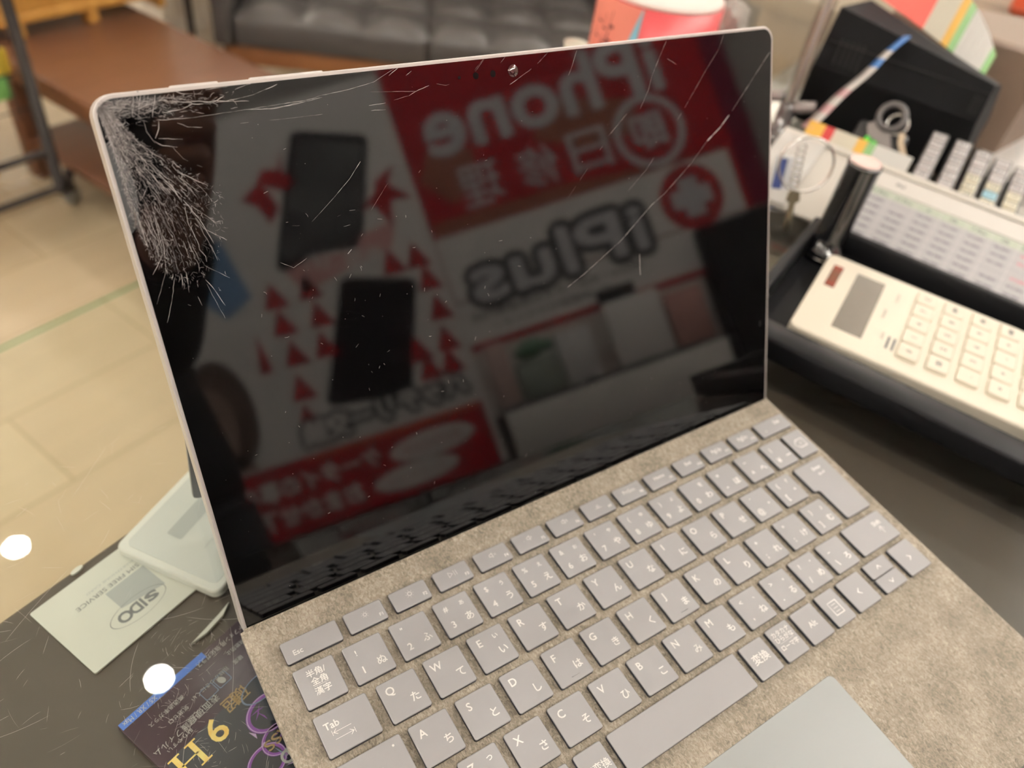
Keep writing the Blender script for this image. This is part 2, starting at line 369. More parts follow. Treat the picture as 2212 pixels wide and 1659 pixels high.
pr.poly([(PX(.05), PY(-.0015)), (PX(.05), PY(-.074)), (PX(-.0425), PY(-.074)), (PX(-.0425), PY(-.0015))], q, mi=1)        # slate panel
text(pr, 'XS / XR / Max', PX(-.036), PY(.0222), .0020, q + .0001, mi=2, w=.0145)
text(pr, '9', PX(-.0232), PY(-.0060), .0105, q + .0001, mi=3, bold=.012, w=.0068); serif_H(pr, PX(-.0362), PY(-.0072), .0120, .0105, q + .0001, 3)
text(pr, '超', PX(-.0128), PY(-.0018), .0048, q + .0001, mi=4, bold=.01); text(pr, '硬', PX(-.0082), PY(-.0018), .0048, q + .0001, mi=4, bold=.01)
text(pr, '表面硬度', PX(-.021), PY(.0042), .0026, q + .0001, mi=2); text(pr, '保護フィルム', PX(-.034), PY(.0040), .0022, q + .0001, mi=2)
for k, (u_, v_, s_) in enumerate([(-.0125, .0105, '指紋がつきにくい'), (-.030, .0145, '高透過率ガラス'), (.004, .0150, '飛散防止'), (-.028, .0098, '気泡ゼロ'), (-.034, .0015, '貼りやすい'), (.001, .0100, '硬度')]):
    text(pr, s_, PX(u_), PY(v_), .0016, q + .0001, mi=2)
text(pr, 'スマートフォン用 強化ガラス', PX(.004), PY(.0200), .0024, q + .0001, mi=2, w=.030)
for k, u_ in enumerate((-.0150, -.0085)):
    pr.poly([], q) if False else None
    o_ = rr(PX(u_) - .0030, PY(.0082) - .0026, PX(u_) + .0030, PY(.0082) + .0026, .0006, 3); i_ = rr(PX(u_) - .0027, PY(.0082) - .0023, PX(u_) + .0027, PY(.0082) + .0023, .0005, 3)
    n_ = len(o_); pr.add([(p[0], p[1], q + .0001) for p in o_ + i_], [[j, (j + 1) % n_, n_ + (j + 1) % n_, n_ + j] for j in range(n_)], mi=5)
pr.disc(PX(-.0088), PY(.0082), .0013, .0018, q + .0001, mi=2, rot=.4)
# purple rings, shards and GLASS
for (u_, v_, r_) in ((-.0105, -.0270, .0075), (-.0195, -.0300, .0080), (-.006, -.016, .0095), (.004, -.030, .010)):
    pr.ring(PX(u_), PY(v_), r_ * .80, r_, q + .0001, mi=6, sy=.8); pr.ring(PX(u_), PY(v_), r_ * .93, r_ * .97, q + .0002, mi=7, sy=.8)
text(pr, 'GLASS', PX(-.0060), PY(-.0262), .0042, q + .0003, mi=4, bold=.01, w=.021)
text(pr, 'HARD', PX(-.0075), PY(-.0345), .0056, q + .0003, mi=2, bold=.03, w=.017)
rs = random.Random(5)
for k in range(26):
    x = PX(rs.uniform(-.020, .012)); y = PY(rs.uniform(-.045, -.010)); a = rs.uniform(0, 3.14); L = rs.uniform(.003, .011); wv = rs.uniform(.0003, .0012)
    pr.poly([(x, y), (x + L * math.cos(a), y + L * math.sin(a)), (x + L * .6 * math.cos(a) - wv * math.sin(a), y + L * .6 * math.sin(a) + wv * math.cos(a))], q + .00015, mi=rs.choice([5, 6, 7, 6]))
pr.ring(PX(-.001), PY(-.006), .0085, .0092, q + .0002, mi=5, sy=.55)
pr.build('package_print', [mat('blue_print', (.06, .17, .60), .4), mat('slate_print', (.032, .036, .052), .35), mat('soft_white_print', (.5, .5, .5), .5), mat('gold_print', (.95, .55, .10), .35, noise=(160, (1.0, .85, .30), (1, 1, 1), .3, .7)), mat('bronze_print', (.42, .28, .13), .4), mat('steel_blue_print', (.20, .27, .42), .4), mat('violet_print', (.26, .07, .42), .35), mat('lilac_print', (.62, .45, .72), .4)], e)
e = MB().prism([(-.011, 0), (-.004, -.0016), (.006, -.0012), (.012, .0012), (.006, .0006), (-.003, .0002)], 0, .0015).build('paper_label', M_card, label='thin white curved label strip between the cream card and purple package', cat='label')
e.matrix_world = frame((.0055, .0325, z_b), (.985, .10, 0), (-.1, 1, 0))
e = MB().prism([(.003 * math.cos(k * .63), .0012 * math.sin(k * .63)) for k in range(10)], 0, .001).build('white_button_sticker', M_card, label='tiny white oval sticker behind the cream card under the glass', cat='sticker')
e.matrix_world = frame((-.0135, .0975, z_b), (1, .1, 0), (-.1, 1, 0))

# ================================================================ TABLET
SX = Vector((.9272, -.3746, 0)); US = Vector((.1586, .3926, .9059)); NS = Vector((-.3394, -.84, .4234))
TM = frame((0, 0, .8115), SX, US)
M_silver = mat('platinum_metal', (.62, .59, .575), .38, .3, spec=.6)
tab = root('tablet_computer', None, 'silver edged tablet computer with black screen shattered at its top left corner', 'tablet', mw=TM)
W, H0, H1 = .292, -.0078, .1899
MB().prism(rr(0, H0, W, H1, .0068, 8), -.0085, -.0001, bev=.0004).build('body_frame', M_silver, tab)
MB().prism(rr(.0013, H0 + .0013, W - .0013, H1 - .0013, .0056, 8), -.001, .0001).build('screen_glass', screen_mat(), tab)
for a, b in ((.0236, .0380), (.0481, .0725)):
    MB().box(a, b, H1 - .0004, H1 + .0005, -.0060, -.0034, .0004).build('side_button', M_silver, tab)
MB().box(.0136, .0139, H1 - .0005, H1 + .0001, -.0085, 0).build('antenna_line', mat('seam_grey', (.3, .28, .27), .5), tab)
fc = MB().lathe([(.0022, .0001), (.0022, .00018), (.0, .00018)], 24, M=T(.1455, .1834, 0), cap=False)
fc.build('front_camera', mat('camera_lens', (.03, .004, .006), .05, coat=1), tab)
for x in (.1365, .129, .122): MB().disc(x, .1832, .0012 if x > .125 else .0006, z=.00015).build('sensor_window', mat('sensor_black', (.006, .004, .004), .6, spec=0), tab)
for y in (.0466, .0450): MB().ring(.2856, y, .00028, .00042, .00015, 16).build('microphone_hole', mat('mic_rim', (.12, .11, .11), .4), tab)
# kickstand: hinge half way up the back, foot on the glass
HK = .098; hk = TM @ Vector((.146, HK, -.0085)); ft_y = None
hl = TM @ Vector((.003, HK, -.0088)); L = .0985
# direction inside the plane spanned by US and -NS so that the foot reaches z=.8012
best = None
for k in range(26, 90):
    a = R_(k); d = (-US * math.cos(a) - NS * math.sin(a)); zz = (hl + d * L).z
    if best is None or abs(zz - .8018) < best[0]: best = (abs(zz - .8018), a)
a = best[1]; dl = Vector((0, -math.cos(a), -math.sin(a)))
KM = frame((.003, HK, -.0088), (1, 0, 0), tuple(-dl))
ks = MB(); ks.prism(rr(0, -L, .286, 0, .004, 4), -.0008, .0008, M=KM, bev=.0002); ks.build('kickstand', mat('grey_kickstand', (.23, .23, .245), .35, .5), tab)
# cracks: streamlines fanning out of the shattered corner (x from left edge, y from deck line, mm)
PT = lambda px, py: None
cr = MB(); rc = random.Random(11)
def mm(p): return (p[0] / 1000, p[1] / 1000)
CRACKS = [([(10.29,182.92),(18.07,181.15),(28.27,180.77),(35.44,180.99),(42.82,181.23),(51.65,180.66),(59.03,180.95),(69.33,182.09),(43.86,181.17),(52.36,180.45),(59.23,181.21),(69.31,182.71),(79.0,183.55),(88.5,185.0),(91.93,186.55),(98.09,188.94)],0.09,0.07,0.05),([(19.01,183.13),(24.64,183.53),(27.94,184.63),(33.07,184.06),(38.07,184.36),(42.72,184.72),(48.01,185.47),(55.15,187.59)],0.14,0.12,0.15),([(19.17,183.74),(25.0,183.27),(28.31,184.38),(34.57,184.75),(39.84,184.17),(45.23,183.58)],0.12,0.12,0.15),([(18.7,186.69),(25.58,185.52),(30.7,185.17),(31.88,184.62)],0.14,0.12,0.15),([(19.98,188.41),(23.82,186.97),(29.0,185.36),(34.04,184.38)],0.14,0.12,0.15),([(34.04,184.38),(39.02,186.41),(46.33,188.25),(49.26,188.82)],0.13,0.12,0.15),([(41.54,187.44),(47.89,188.96)],0.12,0.12,0.15),([(32.81,188.33),(37.23,188.3),(39.97,188.45)],0.1,0.12,0.15),([(23.16,189.31),(25.74,187.8),(29.52,187.41)],0.15,0.12,0.15),([(22.38,179.78),(25.04,178.38),(29.25,177.63)],0.12,0.08,0.05),([(29.25,177.63),(36.82,177.34),(43.77,177.36),(55.7,177.03),(68.25,176.91)],0.04,0.03,0.3),([(12.4,189.2),(10.7,183.69)],0.16,0.12,0.1),([(14.37,188.99),(13.12,185.87),(12.17,183.1)],0.16,0.12,0.1),([(16.36,188.79),(14.57,183.65)],0.16,0.12,0.1),([(18.26,188.18),(15.85,182.25)],0.16,0.12,0.1),([(11.56,186.86),(18.35,186.93)],0.16,0.12,0.1),([(13.97,183.72),(17.71,184.53)],0.16,0.12,0.1),([(17.25,181.25),(16.81,178.78),(15.09,176.26)],0.16,0.12,0.1),([(19.43,183.91),(18.99,181.46)],0.16,0.12,0.1),([(13.19,189.12),(12.74,186.73)],0.16,0.12,0.1),([(15.36,188.89),(14.52,186.53)],0.16,0.12,0.1),([(10.69,187.36),(14.69,187.13)],0.16,0.12,0.1),([(10.72,184.51),(17.33,186.22)],0.16,0.12,0.1),([(18.37,188.58),(18.85,186.47),(16.58,183.41)],0.16,0.12,0.1),([(3.28,186.37),(10.94,185.3),(10.48,182.89)],0.16,0.12,0.1),([(13.23,181.74),(13.16,178.41),(14.71,174.82)],0.16,0.12,0.1),([(289.89,178.73),(286.71,175.94),(275.66,165.73),(263.91,155.16)],0.12,0.02,0),([(262.35,153.8),(256.14,148.87),(247.69,144.01)],0.42,0.01,0),([(247.69,144.01),(237.03,135.4),(220.61,124.98),(212.24,121.15),(193.71,108.99),(172.04,98.69),(162.54,94.93)],0.1,0.02,0.1),([(259.01,188.39),(255.63,182.4)],0.1,0.02,0.1),([(255.63,182.4),(247.44,174.38),(234.08,160.1)],0.1,0.02,0.1),([(234.08,160.1),(223.78,149.98),(209.94,136.96),(197.9,128.84)],0.05,0.02,0.3),([(224.33,188.26),(219.66,181.52)],0.12,0.05,0.1),([(219.66,181.52),(215.33,174.96),(213.05,169.58),(208.01,162.59)],0.08,0.03,0.2),([(202.78,163.19),(189.89,153.95)],0.06,0.02,0.2),([(176.35,188.11),(173.51,182.78),(171.44,179.51)],0.14,0.05,0.1),([(162.07,188.34),(156.93,184.89)],0.06,0.03,0.1),([(154.0,183.36),(143.4,178.7)],0.12,0.05,0.1),([(224.37,181.13),(229.75,178.33)],0.06,0.02,0.1),([(133.19,188.37),(129.06,184.73)],0.08,0.06,0.2),([(142.81,188.72),(140.3,186.62)],0.07,0.06,0.2),([(193.32,156.61),(166.22,132.12),(169.79,132.88)],0.03,0.02,0.4),([(204.07,100.75),(203.99,90.63)],0.15,0.05,0),([(78.66,160.09),(73.53,154.92),(67.11,150.0)],0.17,0.02,0),([(67.11,150.0),(61.47,145.99),(57.45,143.22)],0.1,0.02,0.1),([(50.42,143.17),(52.89,142.69)],0.12,0.12,0.15),([(58.62,142.5),(64.18,140.93),(68.23,139.37),(73.61,139.9)],0.1,0.1,0.3),([(50.88,138.22),(58.51,139.48),(66.27,135.1)],0.04,0.04,0.2),([(43.8,131.86),(47.86,129.17),(53.07,131.38)],0.1,0.08,0.1),([(66.82,143.23),(67.97,143.53)],0.12,0.12,0.15),([(71.45,144.42),(73.63,144.28)],0.12,0.12,0.15),([(81.26,139.76),(83.16,139.14)],0.12,0.12,0.15),([(67.97,129.75),(69.62,130.99)],0.35,0.02,0),([(74.04,134.84),(74.87,135.62)],0.4,0.02,0),([(83.12,161.67),(88.81,158.84)],0.07,0.04,0.4),([(87.4,151.16),(79.62,143.2)],0.05,0.02,0.2),([(94.46,186.58),(98.72,188.89)],0.16,0.08,0.1),([(100.8,185.99),(106.57,189.01)],0.14,0.1,0.2),([(86.67,181.96),(103.78,180.46)],0.06,0.06,0.3),([(94.9,178.36),(100.95,179.37),(103.78,180.46),(110.8,182.26),(112.9,182.62)],0.14,0.12,0.2),([(85.25,177.78),(91.6,177.89)],0.12,0.12,0.15),([(85.87,176.07),(91.2,175.73)],0.12,0.12,0.15),([(112.14,182.13),(116.11,181.18),(120.4,181.89)],0.05,0.02,0.2),([(128.69,185.1),(133.57,188.96)],0.07,0.05,0.2),([(14.65,164.77),(17.54,157.67)],0.11,0.1,0.16),([(15.85,162.83),(18.05,156.24),(18.07,149.42)],0.11,0.1,0.16),([(19.19,164.05),(23.59,158.88)],0.11,0.1,0.16),([(18.38,157.53),(22.14,149.56),(24.07,142.63)],0.11,0.1,0.16),([(12.21,160.36),(13.52,153.91),(15.25,145.37),(15.59,139.69)],0.11,0.1,0.16),([(17.46,143.52),(18.98,135.14),(22.56,127.0)],0.11,0.1,0.16),([(19.4,154.64),(22.13,147.71),(28.28,142.72)],0.11,0.1,0.16),([(21.1,154.34),(26.83,148.2)],0.11,0.1,0.16),([(9.0,157.84),(9.16,152.03),(9.15,143.85),(7.71,136.73)],0.11,0.1,0.16),([(7.71,136.73),(2.65,127.5)],0.11,0.1,0.16),([(9.45,143.33),(3.79,136.68)],0.11,0.1,0.16),([(9.63,133.93),(6.8,126.46),(3.99,120.85)],0.11,0.1,0.16),([(11.97,134.34),(11.0,128.81)],0.11,0.1,0.16),([(12.82,128.85),(13.59,135.4)],0.11,0.1,0.16),([(18.51,168.08),(23.09,165.64),(23.66,164.44)],0.11,0.1,0.16),([(18.79,165.87),(25.52,161.25)],0.11,0.1,0.16),([(19.09,173.59),(21.43,169.39),(26.33,166.24)],0.11,0.1,0.16),([(14.54,175.48),(16.64,173.93),(20.63,172.95)],0.11,0.1,0.16),([(15.96,176.13),(22.87,175.0)],0.11,0.1,0.16),([(19.32,136.5),(23.15,133.23),(26.28,130.56)],0.11,0.1,0.16),([(16.39,135.72),(20.24,129.03),(22.76,121.96)],0.11,0.1,0.16),([(20.47,142.9),(22.31,141.1)],0.11,0.1,0.16),([(15.06,126.85),(15.66,123.75)],0.11,0.1,0.16),([(18.71,130.37),(21.72,117.68)],0.11,0.1,0.16),([(5.75,153.57),(6.74,149.36),(8.38,145.85)],0.11,0.1,0.16),([(8.98,152.97),(8.61,146.72),(8.87,141.14)],0.11,0.1,0.16)]
for pts, wd, jag, br in CRACKS:
    P_ = []
    for i in range(len(pts) - 1):
        a_, b_ = Vector(pts[i]), Vector(pts[i + 1]); n_ = max(1, int((b_ - a_).length / 1.3))
        for j in range(n_): P_.append(a_.lerp(b_, j / n_) + Vector((rc.uniform(-jag, jag), rc.uniform(-jag, jag))))
    P_.append(Vector(pts[-1]))
    k = 0
    while k < len(P_) - 1:
        n_ = rc.randint(2, 7); seg = P_[k:k + n_ + 1]
        if rc.random() > br and len(seg) > 1:
            w0 = wd * rc.uniform(.35, 1.2) / 1000
            ribbon(cr, [mm(p) for p in seg], w0, .00016)
        k += n_
GUIDES = [[(2.25,186.44),(2.92,177.76),(3.0,169.83),(2.77,161.04),(2.58,153.14)],[(2.29,186.56),(2.97,172.49),(4.0,157.36),(4.9,145.81),(5.17,139.16)],[(2.44,186.67),(4.44,172.28),(7.14,158.2),(8.69,143.56),(8.93,133.82)],[(2.71,186.77),(5.85,172.74),(10.45,159.02),(13.42,144.05),(13.45,127.37)],[(2.95,186.74),(7.02,173.24),(13.1,161.37),(18.23,148.98),(21.46,131.68)],[(3.43,186.68),(8.62,174.34),(15.29,164.5),(21.35,155.68),(28.29,142.5)],[(3.91,186.63),(10.39,176.1),(17.99,169.62),(24.79,163.69),(31.05,156.9)]]
def gpos(g, t):
    g *= len(GUIDES) - 1; i = min(int(g), len(GUIDES) - 2); fr = g - i
    def ev(c):
        tt = t * (len(c) - 1); j = min(int(tt), len(c) - 2); return Vector(c[j]).lerp(Vector(c[j + 1]), tt - j)
    return ev(GUIDES[i]).lerp(ev(GUIDES[i + 1]), fr)
for k in range(6500):
    g = rc.random() ** 1.25; t = .97 * rc.random() ** 2.1
    p = gpos(g, t); q_ = gpos(g + rc.uniform(-.01, .01) if .02 < g < .98 else g, min(1, t + .01)); d_ = (q_ - p)
    if d_.length < 1e-6: continue
    d_.normalize(); a_ = math.atan2(d_.y, d_.x) + rc.gauss(0, .35 if t < .45 else .16) + (rc.choice([-1.1, 1.1]) if rc.random() < .12 else 0)
    L = rc.uniform(.35, 1.7) * (1 if t < .5 else 1.15); w0 = rc.choice([.025, .035, .05, .085]) * (1.05 if t < .35 else .75) / 1000
    n_ = rc.randint(2, 4); pts = [p]
    for j in range(n_): a_ += rc.uniform(-.5, .5); pts.append(pts[-1] + Vector((math.cos(a_), math.sin(a_))) * L / n_)
    if min(q2.x for q2 in pts) < 1.3 or max(q2.y for q2 in pts) > 188.4: continue
    ribbon(cr, [mm(p2) for p2 in pts], w0, .00016, mi=rc.randint(0, 2))
for k in range(150):     # broad filaments of the fan
    g = rc.random(); t = rc.uniform(0, .8); pts = []; L = min(rc.uniform(.06, .28), 1.02 - t); g0 = g
    n_ = rc.randint(5, 12)
    for j in range(n_): g0 = min(1, max(0, g0 + rc.uniform(-.006, .006))); pts.append(gpos(g0, min(1, t + L * j / n_)) + Vector((rc.gauss(0, .12), rc.gauss(0, .12))))
    if min(q2.x for q2 in pts) < 1.3: continue
    ribbon(cr, [mm(p2) for p2 in pts], rc.uniform(.03, .09) / 1000, .00017, mi=rc.randint(0, 2))
for k in range(900):     # top band splinters
    x = 2 + abs(rc.gauss(0, 13)); y = 188.0 - abs(rc.gauss(0, 2.6)) - x * .02
    a_ = rc.choice([0, 0, 0, 1.4, -.25]) + rc.gauss(0, .3); L = rc.uniform(.5, 2.6); pts = [Vector((x, y))]
    for j in range(3): a_ += rc.uniform(-.4, .4); pts.append(pts[-1] + Vector((math.cos(a_), math.sin(a_))) * L / 3)
    if min(p2.x for p2 in pts) < 1.5 or max(p2.y for p2 in pts) > 188.4 or min(p2.x + (188.4 - p2.y) * -1 for p2 in pts) < -99: continue
    ribbon(cr, [mm(p2) for p2 in pts], rc.uniform(.02, .08) / 1000, .00016, mi=rc.randint(0, 2))
cr.build('crack_lines', [mat('crushed_glass', (.62, .59, .58), .25, spec=.8), mat('crushed_glass_dim', (.30, .28, .28), .25, spec=.8), mat('crushed_glass_dark', (.09, .08, .08), .2, spec=1)], tab, kind='stuff', label='pale branching crack lines spreading from the corner')
sh = MB(); sh.tube([(.0016, .1525, .0006), (.0024, .1515, .0008), (.0032, .1535, .0008), (.0037, .1560, .0006), (.0036, .158, .0004)], [.0002, .00045, .0004, .0003, .0001], 6)
sh.build('glass_chip', glass_mat('clear_chip_glass', (.95, .95, .93), 0, 2.5), tab)
MB().poly([(.0013, .177), (.0042, .1735), (.0060, .166), (.0058, .160), (.0040, .1525), (.0013, .1500)], .00012).build('bare_bezel_patch', mat('exposed_bezel', (.012, .013, .014), .45), tab)
du = MB(); rd = random.Random(23)
for k in range(300):
    x = rd.uniform(.004, .288); y = rd.uniform(.004, .186); r_ = rd.choice([.00003, .00004, .00006, .0001])
    du.disc(x, y, r_, r_ * rd.uniform(.6, 1.6), .00014, 6, rot=rd.uniform(0, 3))
for k in range(70):
    x = rd.gauss(.085, .035); y = rd.gauss(.10, .035)
    if 0.003 < x < .28 and .01 < y < .185: arc(du, x, y, rd.uniform(.0005, .0022), rd.uniform(0, 6.28), rd.uniform(-1.5, 1.5), .00008, .00014)
du.build('dust_specks', mat('dust', (.35, .34, .33), .7), tab, kind='stuff')

# ================================================================ KEYBOARD COVER
ti = R_(2.0)
KX = SX; KY = Vector((-SX.y * math.cos(ti), SX.x * math.cos(ti), math.sin(ti)))
KMAT = frame((0, 0, .8115), KX, KY)
kb = root('keyboard_cover', None, 'beige fabric keyboard cover with grey Japanese keys attached below the tablet', 'keyboard', mw=KMAT)
# local x = K.x+28.36mm , y = K.y-25.01mm , deck surface z=0, key tops z=1.3mm
ALC = alcantara()
def kx(x): return (x + 28.36) / 1000
def ky(y): return (y - 25.01) / 1000
XL, XR, YF, YB, RC = -.0015, .2935, -.192, -.0004, .009
wx0, wx1, wy0, wy1 = kx(-22.6), kx(263.6), ky(-93.2), ky(15.6)
def lin(a, b, n): return [a + (b - a) * i / n for i in range(n + 1)]
xs = sorted(set([round(v, 6) for v in lin(XL, XL + RC, 6) + lin(XR - RC, XR, 6) + lin(wx0 - .002, wx0 + .002, 8) + lin(wx1 - .002, wx1 + .002, 8) + lin(.02, .27, 24)]))
ys = sorted(set([round(v, 6) for v in lin(YF, YF + RC, 8) + lin(wy0 - .0018, wy0 + .0018, 8) + lin(wy1 - .0018, wy1 + .0018, 8) + lin(-.17, -.004, 26) + [YF + .0105, YF + .0125, YF + .0145, YB]]))
def ss(a, b, x): t = max(0, min(1, (x - a) / (b - a))); return t * t * (3 - 2 * t)
def hgt(x, y):
    inx = ss(wx0 - .0018, wx0 + .0012, x) * (1 - ss(wx1 - .0012, wx1 + .0018, x)); iny = ss(wy0 - .0016, wy0 + .0012, y) * (1 - ss(wy1 - .0012, wy1 + .0016, y))
    z = -.0006 * inx * iny
    z -= .0005 * math.exp(-((y - YF - .0125) / .0012) ** 2)       # pressed seam near the front
    z -= .00045 * math.exp(-((y - wy1 - .0028) / .0010) ** 2)     # fold crease behind the function row
    de = min(x - XL, XR - x, y - YF, .02); z -= .0010 * (1 - ss(0, .0022, de))
    return z
vs = []; fs = []
def inset_x(y):
    d = y - YF
    return RC - math.sqrt(max(0, RC * RC - (RC - d) ** 2)) if d < RC else 0
for y in ys:
    e_ = inset_x(y)
    for x in xs: x2 = min(max(x, XL + e_), XR - e_); vs.append((x2, y, hgt(x2, y)))
nx, ny = len(xs), len(ys)
for j in range(ny - 1):
    for i in range(nx - 1): fs.append([j * nx + i, j * nx + i + 1, (j + 1) * nx + i + 1, (j + 1) * nx + i])
deck = MB().add(vs, fs, smooth=True)
per = [j * nx for j in range(ny - 1, -1, -1)] + list(range(1, nx)) + [j * nx + nx - 1 for j in range(1, ny)] + [(ny - 1) * nx + i for i in range(nx - 2, 0, -1)]
pv = [vs[i] for i in per]; n_ = len(pv)
deck.add(pv + [(x, y - (.0028 if y > YB - .0001 else 0), -.0046) for x, y, z in pv], [[i, n_ + i, n_ + (i + 1) % n_, (i + 1) % n_] for i in range(n_)] + [[n_ + i for i in reversed(range(n_))]])
deck.build('fabric_deck', ALC, kb)
# folded strip that climbs the bezel below the deck line
st = MB(); LT = KMAT.inverted() @ TM
st.box(0, W, -.0070, .0006, .00035, .0011, .0003, M=LT); st.build('hinge_strip', ALC, kb)
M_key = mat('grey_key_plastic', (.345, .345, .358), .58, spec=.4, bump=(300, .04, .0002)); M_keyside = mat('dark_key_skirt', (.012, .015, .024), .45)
M_leg = mat('white_key_legend', (.90, .90, .88), .5)
cache = {}
def legend(parent, items):
    mb = MB()
    for it in items:
        if it[0] == 't': _, s, x, y, h = it[:5]; [text(mb, s, x + dx * h * .028, y + dy * h * .028, h, .00136 + (dx + 2 * dy + 3) * 2e-6, align=it[5] if len(it) > 5 else 'C') for dx, dy in ((-1, 0), (1, 0), (0, 1), (0, -1))]
        elif it[0] == 'l': ribbon(mb, it[1], it[2] * 1.7, .00136)
        elif it[0] == 'd': mb.disc(it[1], it[2], it[3], z=.00136, n=16)
        elif it[0] == 'r': mb.ring(it[1], it[2], it[3], it[4], .00136, 20)
        elif it[0] == 'p': mb.poly(it[1], .00136)
    if mb.v: mb.build('legend', M_leg, parent)
def key(x0, y1, x1, y0, items=(), outline=None, lab=None):
    w_, h_ = round(x1 - x0, 2), round(y1 - y0, 2)
    pts = outline or rr(0, 0, w_ / 1000, h_ / 1000, .0009, 4)
    kid = (w_, h_) if outline is None else None
    if kid in cache and kid:
        ob = bpy.data.objects.new('key', cache[kid]); COL.objects.link(ob); ob.parent = kb
    else:
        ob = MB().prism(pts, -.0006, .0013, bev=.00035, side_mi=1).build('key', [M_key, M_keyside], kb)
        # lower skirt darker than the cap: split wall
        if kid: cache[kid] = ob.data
    ob.location = (kx(x0), ky(y0), 0)
    if lab: ob['label'] = lab
    if items: legend(ob, [tuple((v / 1000 if False else v) for v in it) for it in items])
    return ob
mmv = lambda *p: [tuple(a / 1000 for a in q) for q in p]
def four(tl, bl, tr='', br_=''):      # four legend corners of a 15.6 x 15.9 key
    it = []
    if tl: it.append(('t', tl, .0042, .0118, .0023))
    if bl: it.append(('t', bl, .0042, .0046, .0029))
    if tr: it.append(('t', tr, .0115, .0118, .0020))
    if br_: it.append(('t', br_, .0118, .0052, .0029))
    return it
Pp = 19.264; KW = 15.6; KH = 15.8
R2 = [('!', '1', '', 'ぬ'), ('"', '2', '', 'ふ'), ('#', '3', 'ぁ', 'あ'), ('$', '4', 'ぅ', 'う'), ('%', '5', 'ぇ', 'え'), ('&', '6', 'ぉ', 'お'), ("'", '7', 'ゃ', 'や'), ('(', '8', 'ゅ', 'ゆ'), (')', '9', 'ょ', 'よ'), ('', '0', 'を', 'わ'), ('=', '-', '', 'ほ'), ('~', '^', '', 'へ'), ('|', '¥', '', 'ー')]
hz = key(-19.3, .4, -3.9, -15.5, [('t', '半角/', .0077, .0123, .0023), ('t', '全角', .0077, .0089, .0023), ('l', mmv((4.9, 7.1), (10.6, 7.1)), .00022), ('t', '漢字', .0077, .0050, .0023)])
for i, (a_, b2, c_, d_) in enumerate(R2):
    x = i * Pp; w_ = KW if i < 12 else 14.6
    key(x - .2, .2, x - .2 + w_, .2 - KH, four(a_, b2, c_, d_))
bsx = 248.2; key(bsx, .2, 261.4, -15.6, [('l', mmv((3.0, 8), (5.2, 10.4), (10, 10.4), (10, 5.6), (5.2, 5.6), (3.0, 8)), .0003), ('l', mmv((6, 9), (8.2, 7)), .0003), ('l', mmv((6, 7), (8.2, 9)), .0003)])
# function row
key(-19.4, 12.7, 2.7, 3.7, [('t', 'Esc', .0052, .0034, .0021)])
def sun(cx, cy, r, n=8):
    it = [('r', cx, cy, r * .42, r * .58)]
    for k in range(n): a = 2 * math.pi * k / n; it.append(('l', [(cx + r * .75 * math.cos(a), cy + r * .75 * math.sin(a)), (cx + r * 1.1 * math.cos(a), cy + r * 1.1 * math.sin(a))], .00018))
    return it
def spk(cx, cy, waves, mute=False):
    it = [('l', [(cx - .0014, cy + .0005), (cx - .0014, cy - .0005), (cx - .0007, cy - .0005), (cx + .0001, cy - .0012), (cx + .0001, cy + .0012), (cx - .0007, cy + .0005), (cx - .0014, cy + .0005)], .0002)]
    for k in range(waves): it.append(('l', [(cx + .0007 + k * .0006, cy + .0006 + k * .0003), (cx + .0010 + k * .0006, cy), (cx + .0007 + k * .0006, cy - .0006 - k * .0003)], .0002))
    if mute: it += [('l', [(cx + .0007, cy + .0006), (cx + .0019, cy - .0006)], .0002), ('l', [(cx + .0007, cy - .0006), (cx + .0019, cy + .0006)], .0002)]
    return it
FX = [5.7, 25.2, 44.9, 64.6, 84.0, 103.1, 122.2, 141.5, 160.8, 180.2, 200.0, 219.4]
C0 = (.0080, .0052)
FI = [sun(*C0, .0013), sun(*C0, .0016), [('l', mmv((6.4, 6.4), (6.4, 4.0), (8.2, 5.2), (6.4, 6.4)), .0002), ('l', mmv((9, 6.4), (9, 4)), .00025), ('l', mmv((10, 6.4), (10, 4)), .00025)],
      spk(*C0, 0, True), spk(*C0, 1) + [('d', .0048, .0046, .00012)], spk(*C0, 2), sun(C0[0], C0[1] - .0004, .0011, 5) + [('l', mmv((6, 4.0), (10, 4.0)), .0002)],
      [('t', 'PrtScn', .0080, .0054, .0020)], [('t', 'Home', .0080, .0054, .0019)], [('t', 'End', .0080, .0054, .0019)], [('t', 'PgUp', .0080, .0052, .0022)], [('t', 'PgDn', .0080, .0052, .0022)]]
for i, x in enumerate(FX): key(x, 12.7, x + 16.0, 3.8, FI[i] + [('t', 'F%d' % (i + 1), .0138, .0026, .0014)])
key(239.0, 12.8, 261.2, 3.6, [('t', 'Del', .0150, .0058, .0020), ('d', .0045, .0030, .0003)])
# Q row
key(-19.4, -18.6, .7, -34.2, [('t', 'Tab', .0050, .0106, .0026), ('l', mmv((4.6, 7.6), (11.2, 7.6)), .0003), ('l', mmv((5.9, 8.6), (4.7, 7.6), (5.9, 6.6)), .0003), ('l', mmv((4.2, 8.6), (4.2, 6.6)), .0003), ('l', mmv((4.4, 5.1), (11.2, 5.1)), .0003), ('l', mmv((9.9, 6.1), (11.1, 5.1), (9.9, 4.1)), .0003), ('l', mmv((11.6, 6.1), (11.6, 4.1)), .0003)])
R3 = [('Q', 'た'), ('W', 'て'), ('E', 'い'), ('R', 'す'), ('T', 'か'), ('Y', 'ん'), ('U', 'な'), ('I', 'に'), ('O', 'ら'), ('P', 'せ')]
def lt(a_, b2, small=''):
    it = [('t', a_, .0040, .0116, .0031), ('t', b2, .0115, .0056, .0029)]
    if small: it.append(('t', small, .0112, .0120, .0022))
    return it
